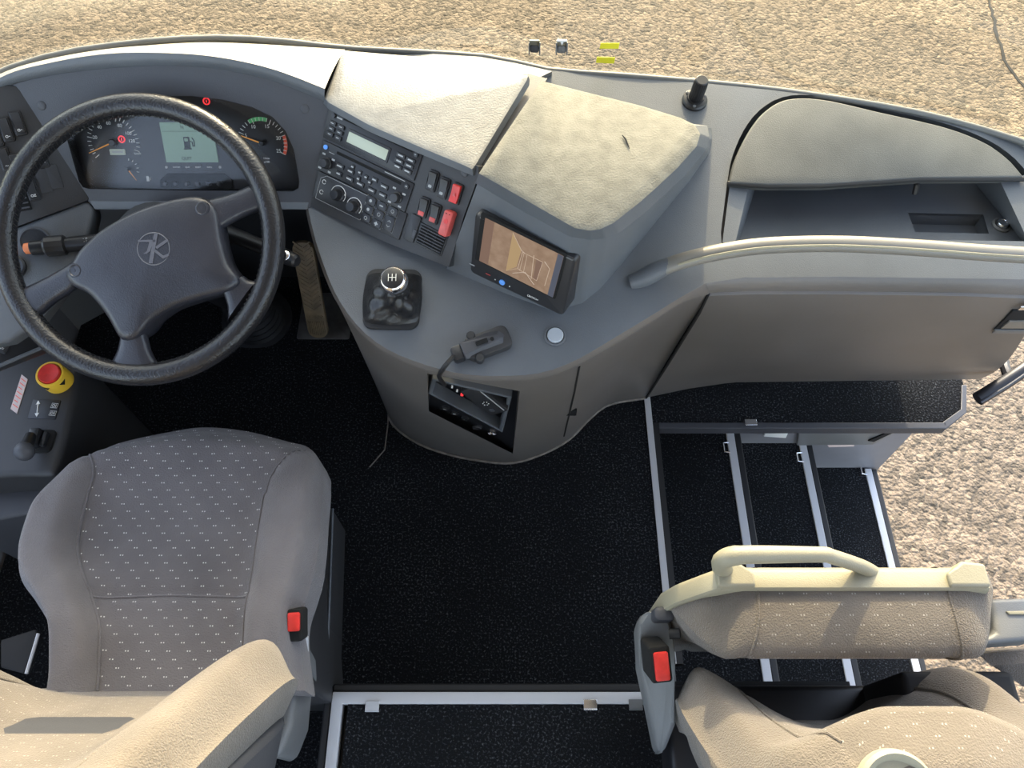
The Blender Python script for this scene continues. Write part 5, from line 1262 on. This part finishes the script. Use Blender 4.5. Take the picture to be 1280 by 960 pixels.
# plastic shell behind the backrest
g = G(); zz = [.47 + .58 * k / 14 for k in range(15)]
g.loft([[V((-.585 + s * (Wd(z) * .96), yd(z) - td(z) + .03 + bd_(z) * .3, z)) for s in (-1, 1)] + [V((-.585 + s * Wd(z) * .93, yd(z) - td(z) - .055, z)) for s in (1, -1)] for z in zz]); obj('back_shell', g, 'hood', ds, bevel=.012)
# belt buckle and its stalk
p = at(366, 782, .545); bfz = Frame(p, (1, .05, 0), (.05, -.35, 1))
g = G(); g.rr(bfz, 0, 0, .034, .052, .006, -.035, 0, .004); bc = obj('buckle', g, 'slot', ds)
g = G(); g.rr(bfz, .002, .006, .020, .030, .003, -.002, .005, .002); obj('release_button', g, 'red', bc, label='red release button')
g = G(); g.slab([at(362, 800, .46), at(382, 796, .46), at(384, 830, .40), at(360, 838, .40)], (0, -.02, -.10), .006); obj('buckle_bracket', g, 'bracket', ds)
g = G(); g.tube([at(383, 796, .48), at(384, 830, .44), at(378, 842, .40)], .0035, 6); obj('bracket_edge', g, 'alu', ds)
g = G(); g.slab([at(340, 880, .48), at(372, 846, .48), at(366, 905, .48), at(350, 945, .48), at(334, 948, .48)], (0, 0, -.12), .012); obj('recliner_cover', g, 'bracket', ds)
# left belt strap end
g = G(); g.slab([at(0, 800, .42), at(44, 786, .42), at(48, 796, .42), at(30, 842, .42), at(0, 834, .42)], (0, 0, -.02), .004); obj('belt_guide', g, 'matte', ds)
g = G(); g.tube([at(48, 792, .43), at(44, 806, .43), at(33, 842, .43)], .003, 6); obj('guide_wire', g, 'alu', ds)

# folding guide seat on the right
gs = root('guide_seat', 'taupe velour folding guide seat, cushion tipped up with beige grab handle', 'seat', (.47, .2, -.1))
xL, xR = .245, .685
def ringc(z, xl, xr, y0, y1, r=.03, k=5):
    pts = []
    for qx, qy, a0 in ((1, 1, 0), (-1, 1, 90), (-1, -1, 180), (1, -1, 270)):
        for i in range(k + 1):
            a = R(a0 + 90 * i / k); cx = xr - r if qx > 0 else xl + r; cy = y1 - r if qy > 0 else y0 + r
            pts.append(V((cx + r * math.cos(a), cy + r * math.sin(a), z)))
    return pts
def grid_cushion():
    rows = []; nx, nz = 41, 30
    for j in range(nz):
        t = j / (nz - 1); z = .34 + .40 * t; row = []
        for i in range(nx):
            s = i / (nx - 1)
            cut = .034 * sm((t - .75) / .25)                      # slanted left shoulder
            z = .36 + .405 * (1 - (1 - t) ** 1.8)
            x = (xL - .004 + cut) * (1 - s) + (xR + .012 - .012 * sm((t - .8) / .2)) * s
            e = min(s, 1 - s); q = sm((1 - t) / .20) ** .55
            dome = .098 * (sm(e / .13 + .02) ** .55) * q * (.22 + .78 * sm((t - .05) / .75))
            y = .285 - dome
            z -= (.042 if s < .5 else .020) * sm((.14 - e) / .14) * t
            cap = lin([(.236, .630), (.250, .672), (.278, .728), (.296, .752), (.312, .762), (.66, .763), (.70, .735)])(x)
            z = min(z, cap) - .004 * max(0, z - cap > 0) * (1 - t)
            for c in (.17, .80): y += .004 * math.exp(-((s - c) / .012) ** 2)
            row.append(V((x, y, z)))
        rows.append(row)
    return rows, nx, nz
rw, nx, nz = grid_cushion()
g = G(); fs = []; mm_ = []
for j in range(nz - 1):
    for i in range(nx - 1):
        s = (i + .5) / (nx - 1); fs.append([j * nx + i, j * nx + i + 1, (j + 1) * nx + i + 1, (j + 1) * nx + i]); mm_.append(1 if .17 < s < .80 else 0)
g.add([p for r in rw for p in r], fs); g.m = mm_
for j in range(nz):
    for i in range(nx): q = rw[j][i]; g.uv[j * nx + i] = (q.x, q.z * 1.0 + q.y * .9)
bdc = rw[0][:] + [r[-1] for r in rw[1:]] + rw[-1][::-1][1:] + [r[0] for r in rw[::-1][1:-1]]
g.loft([bdc, [p + V((0, .02, 0)) for p in bdc]], cap0=False)
tcu = obj('tipped_cushion', g, ['tan', 'tandot'], gs, smooth=70)
for i_ in (7, 33):
    g = G(); g.tube([r[i_] + V((0, -.0005, 0)) for r in rw][2:], .002, 6); obj('seam', g, 'tan', tcu)
# beige shell with raised shoulders, then its grab handle
def shell_ring(y, k=0.0):
    out = [(.232, .36), (.232, .63), (.245, .68), (.272, .735), (.288, .765), (.300, .771), (.66, .771), (.672, .766), (.680, .745), (.688, .70), (.692, .63), (.692, .36)]
    c = V((.46, y, .55)); return [V((x + (c.x - x) * k, y, z + (c.z - z) * k)) for x, z in out]
g = G(); g.loft([shell_ring(.274, .014), shell_ring(.277, 0), shell_ring(.298, 0), shell_ring(.304, .015), shell_ring(.308, .05)]); sh = obj('seat_shell', g, 'beige', gs, smooth=40)
for xa, xb in ((.288, .338), (.612, .668)):
    sg = 1 if xa < .4 else -1; g = G()
    pr = [(xa if sg > 0 else xb, .276), (xa if sg > 0 else xb, .310), ((xa + .030) if sg > 0 else (xb - .030), .314), ((xa + .038) if sg > 0 else (xb - .038), .308), ((xa + .052) if sg > 0 else (xb - .056), .296), ((xa + .052) if sg > 0 else (xb - .056), .276)]
    g.loft([[V((x, y, .750)) for x, y in pr], [V((x, y, .772)) for x, y in pr], [V((x, y + (.295 - y) * .15, .777)) for x, y in pr]]); obj('shell_shoulder', g, 'beige', sh, bevel=.003)
hp_ = [V((.306, .303, .758)), V((.293, .304, .786)), V((.291, .306, .804)), V((.302, .308, .817)), V((.33, .309, .820)), V((.42, .309, .820)), V((.437, .308, .815)), V((.49, .304, .781)), V((.52, .300, .755))]
g = G(); hs_ = spline(hp_, 48); g.tube(hs_, [.0135 if i < 12 else (.0125 - .002 * sm((i - 12) / 20)) for i in range(48)], 14, up=(0, 1, 0)); obj('grab_handle', g, 'beige', gs, smooth=70)
# left hinge bracket with belt buckle
hb2 = [(797, 775), (806, 762), (838, 764), (843, 790), (845, 830), (846, 905), (832, 940), (822, 940), (810, 880), (800, 830)]
g = G(); zh = [.60, .62, .62, .60, .58, .48, .42, .42, .50, .57]
g.slab([at(u, v, z) for (u, v), z in zip(hb2, zh)], (0, .0, -.06), .010); hbk = obj('hinge_bracket', g, 'bracket', gs)
g = G(); p = at(829, 768, .63); g.rr(Frame(p, (1, 0, 0), (0, -.1, 1)), 0, 0, .032, .022, .008, -.03, .012, .006); obj('hinge_cap', g, 'hood', gs)
g = G(); p = at(846, 792, .63); g.lathe(p, (1, 0, .2), [(.008, -.012), (.008, .004), (.005, .006), (.0001, .006)], 16); obj('pivot_bolt', g, 'rubber', gs)
p = at(826, 831, .635); bz = Frame(p, (1, .1, 0), (.05, -.45, 1))
g = G(); g.rr(bz, 0, 0, .032, .054, .005, -.06, 0, .003); bc = obj('buckle', g, 'slot', gs)
g = G(); g.rr(bz, .001, -.002, .022, .042, .003, -.002, .005, .002); obj('release_button', g, 'red', bc, label='red release button')
# low backrest behind it
zs = [.42 + .455 * k / 40 for k in range(41)]
Wg = curve([(.42, .22), (.52, .23), (.60, .243), (.66, .246), (.74, .236), (.80, .222), (.845, .200), (.865, .175), (.875, .14)])
yg = curve([(.42, .14), (.52, .13), (.62, .115), (.72, .095), (.80, .098), (.84, .112), (.86, .110), (.870, .088), (.875, .06)])
bg = curve([(.42, .07), (.52, .085), (.60, .085), (.68, .06), (.75, .02), (.82, -.035), (.875, -.055)])
tg = curve([(.42, .06), (.8, .11), (.85, .11), (.868, .085), (.875, .05)])
gbk = make_back(gs, .493, zs, Wg, yg, bg, tg, ['tan', 'tandot'], .20, .75, .60)
g = G(); p = V((.432, .022, .866)); g.lathe(p, (0, -.15, 1), [(.045, 0), (.045, .012), (.041, .017), (.038, .014), (.033, .009), (.0001, .008)], 32); obj('release_cap', g, 'beige', gs)
g = G(); rf = [[at(1214, 812, .50), at(1330, 806, .50)], [at(1222, 818, .545), at(1330, 808, .55)], [at(1240, 832, .545), at(1330, 826, .55)], [at(1285, 862, .50), at(1330, 862, .50)]]
g.loft([poly(r, 8) for r in rf], closed=False); obj('side_flap', g, 'tan', gs)
g = G(); g.slab([V((.27, .02, .40)), V((.67, .02, .40)), V((.67, .20, .40)), V((.27, .20, .40))], (0, 0, -.10), .01); obj('seat_frame', g, 'black', gs)
g = G(); g.box((.30, -.10, -.22), (.64, .22, .30)); obj('pedestal', g, 'matte', gs)
g = G(); g.box((.62, .12, .30), (.80, .20, .555)); obj('arm_support', g, 'matte', gs, bevel=.01)
# right-hand side arm and the dark seat beside it
g = G(); g.slab([at(1238, 748, .60), at(1300, 746, .60), at(1300, 800, .60), at(1215, 806, .60), at(1245, 790, .60)], (0, 0, -.05), .008); ar = obj('side_arm', g, 'bracket', gs)
g = G(); g.slab([at(1258, 764, .603), at(1300, 763, .603), at(1300, 768, .603), at(1262, 768, .603)], (0, 0, -.004), .001); obj('arm_inlay', g, 'beige', ar)

c = at(780, 178, 1.0015); g = G(); g.tube([at(778, 169, 1.002), at(782, 174, 1.003), at(784, 179, 1.002), at(787, 186, 1.002)], [.0008, .0016, .0014, .0006], 5)
obj('twig', g, 'matte', None, 'tiny dark twig lying on the sunlit dashboard pad', 'twig', loc=c)
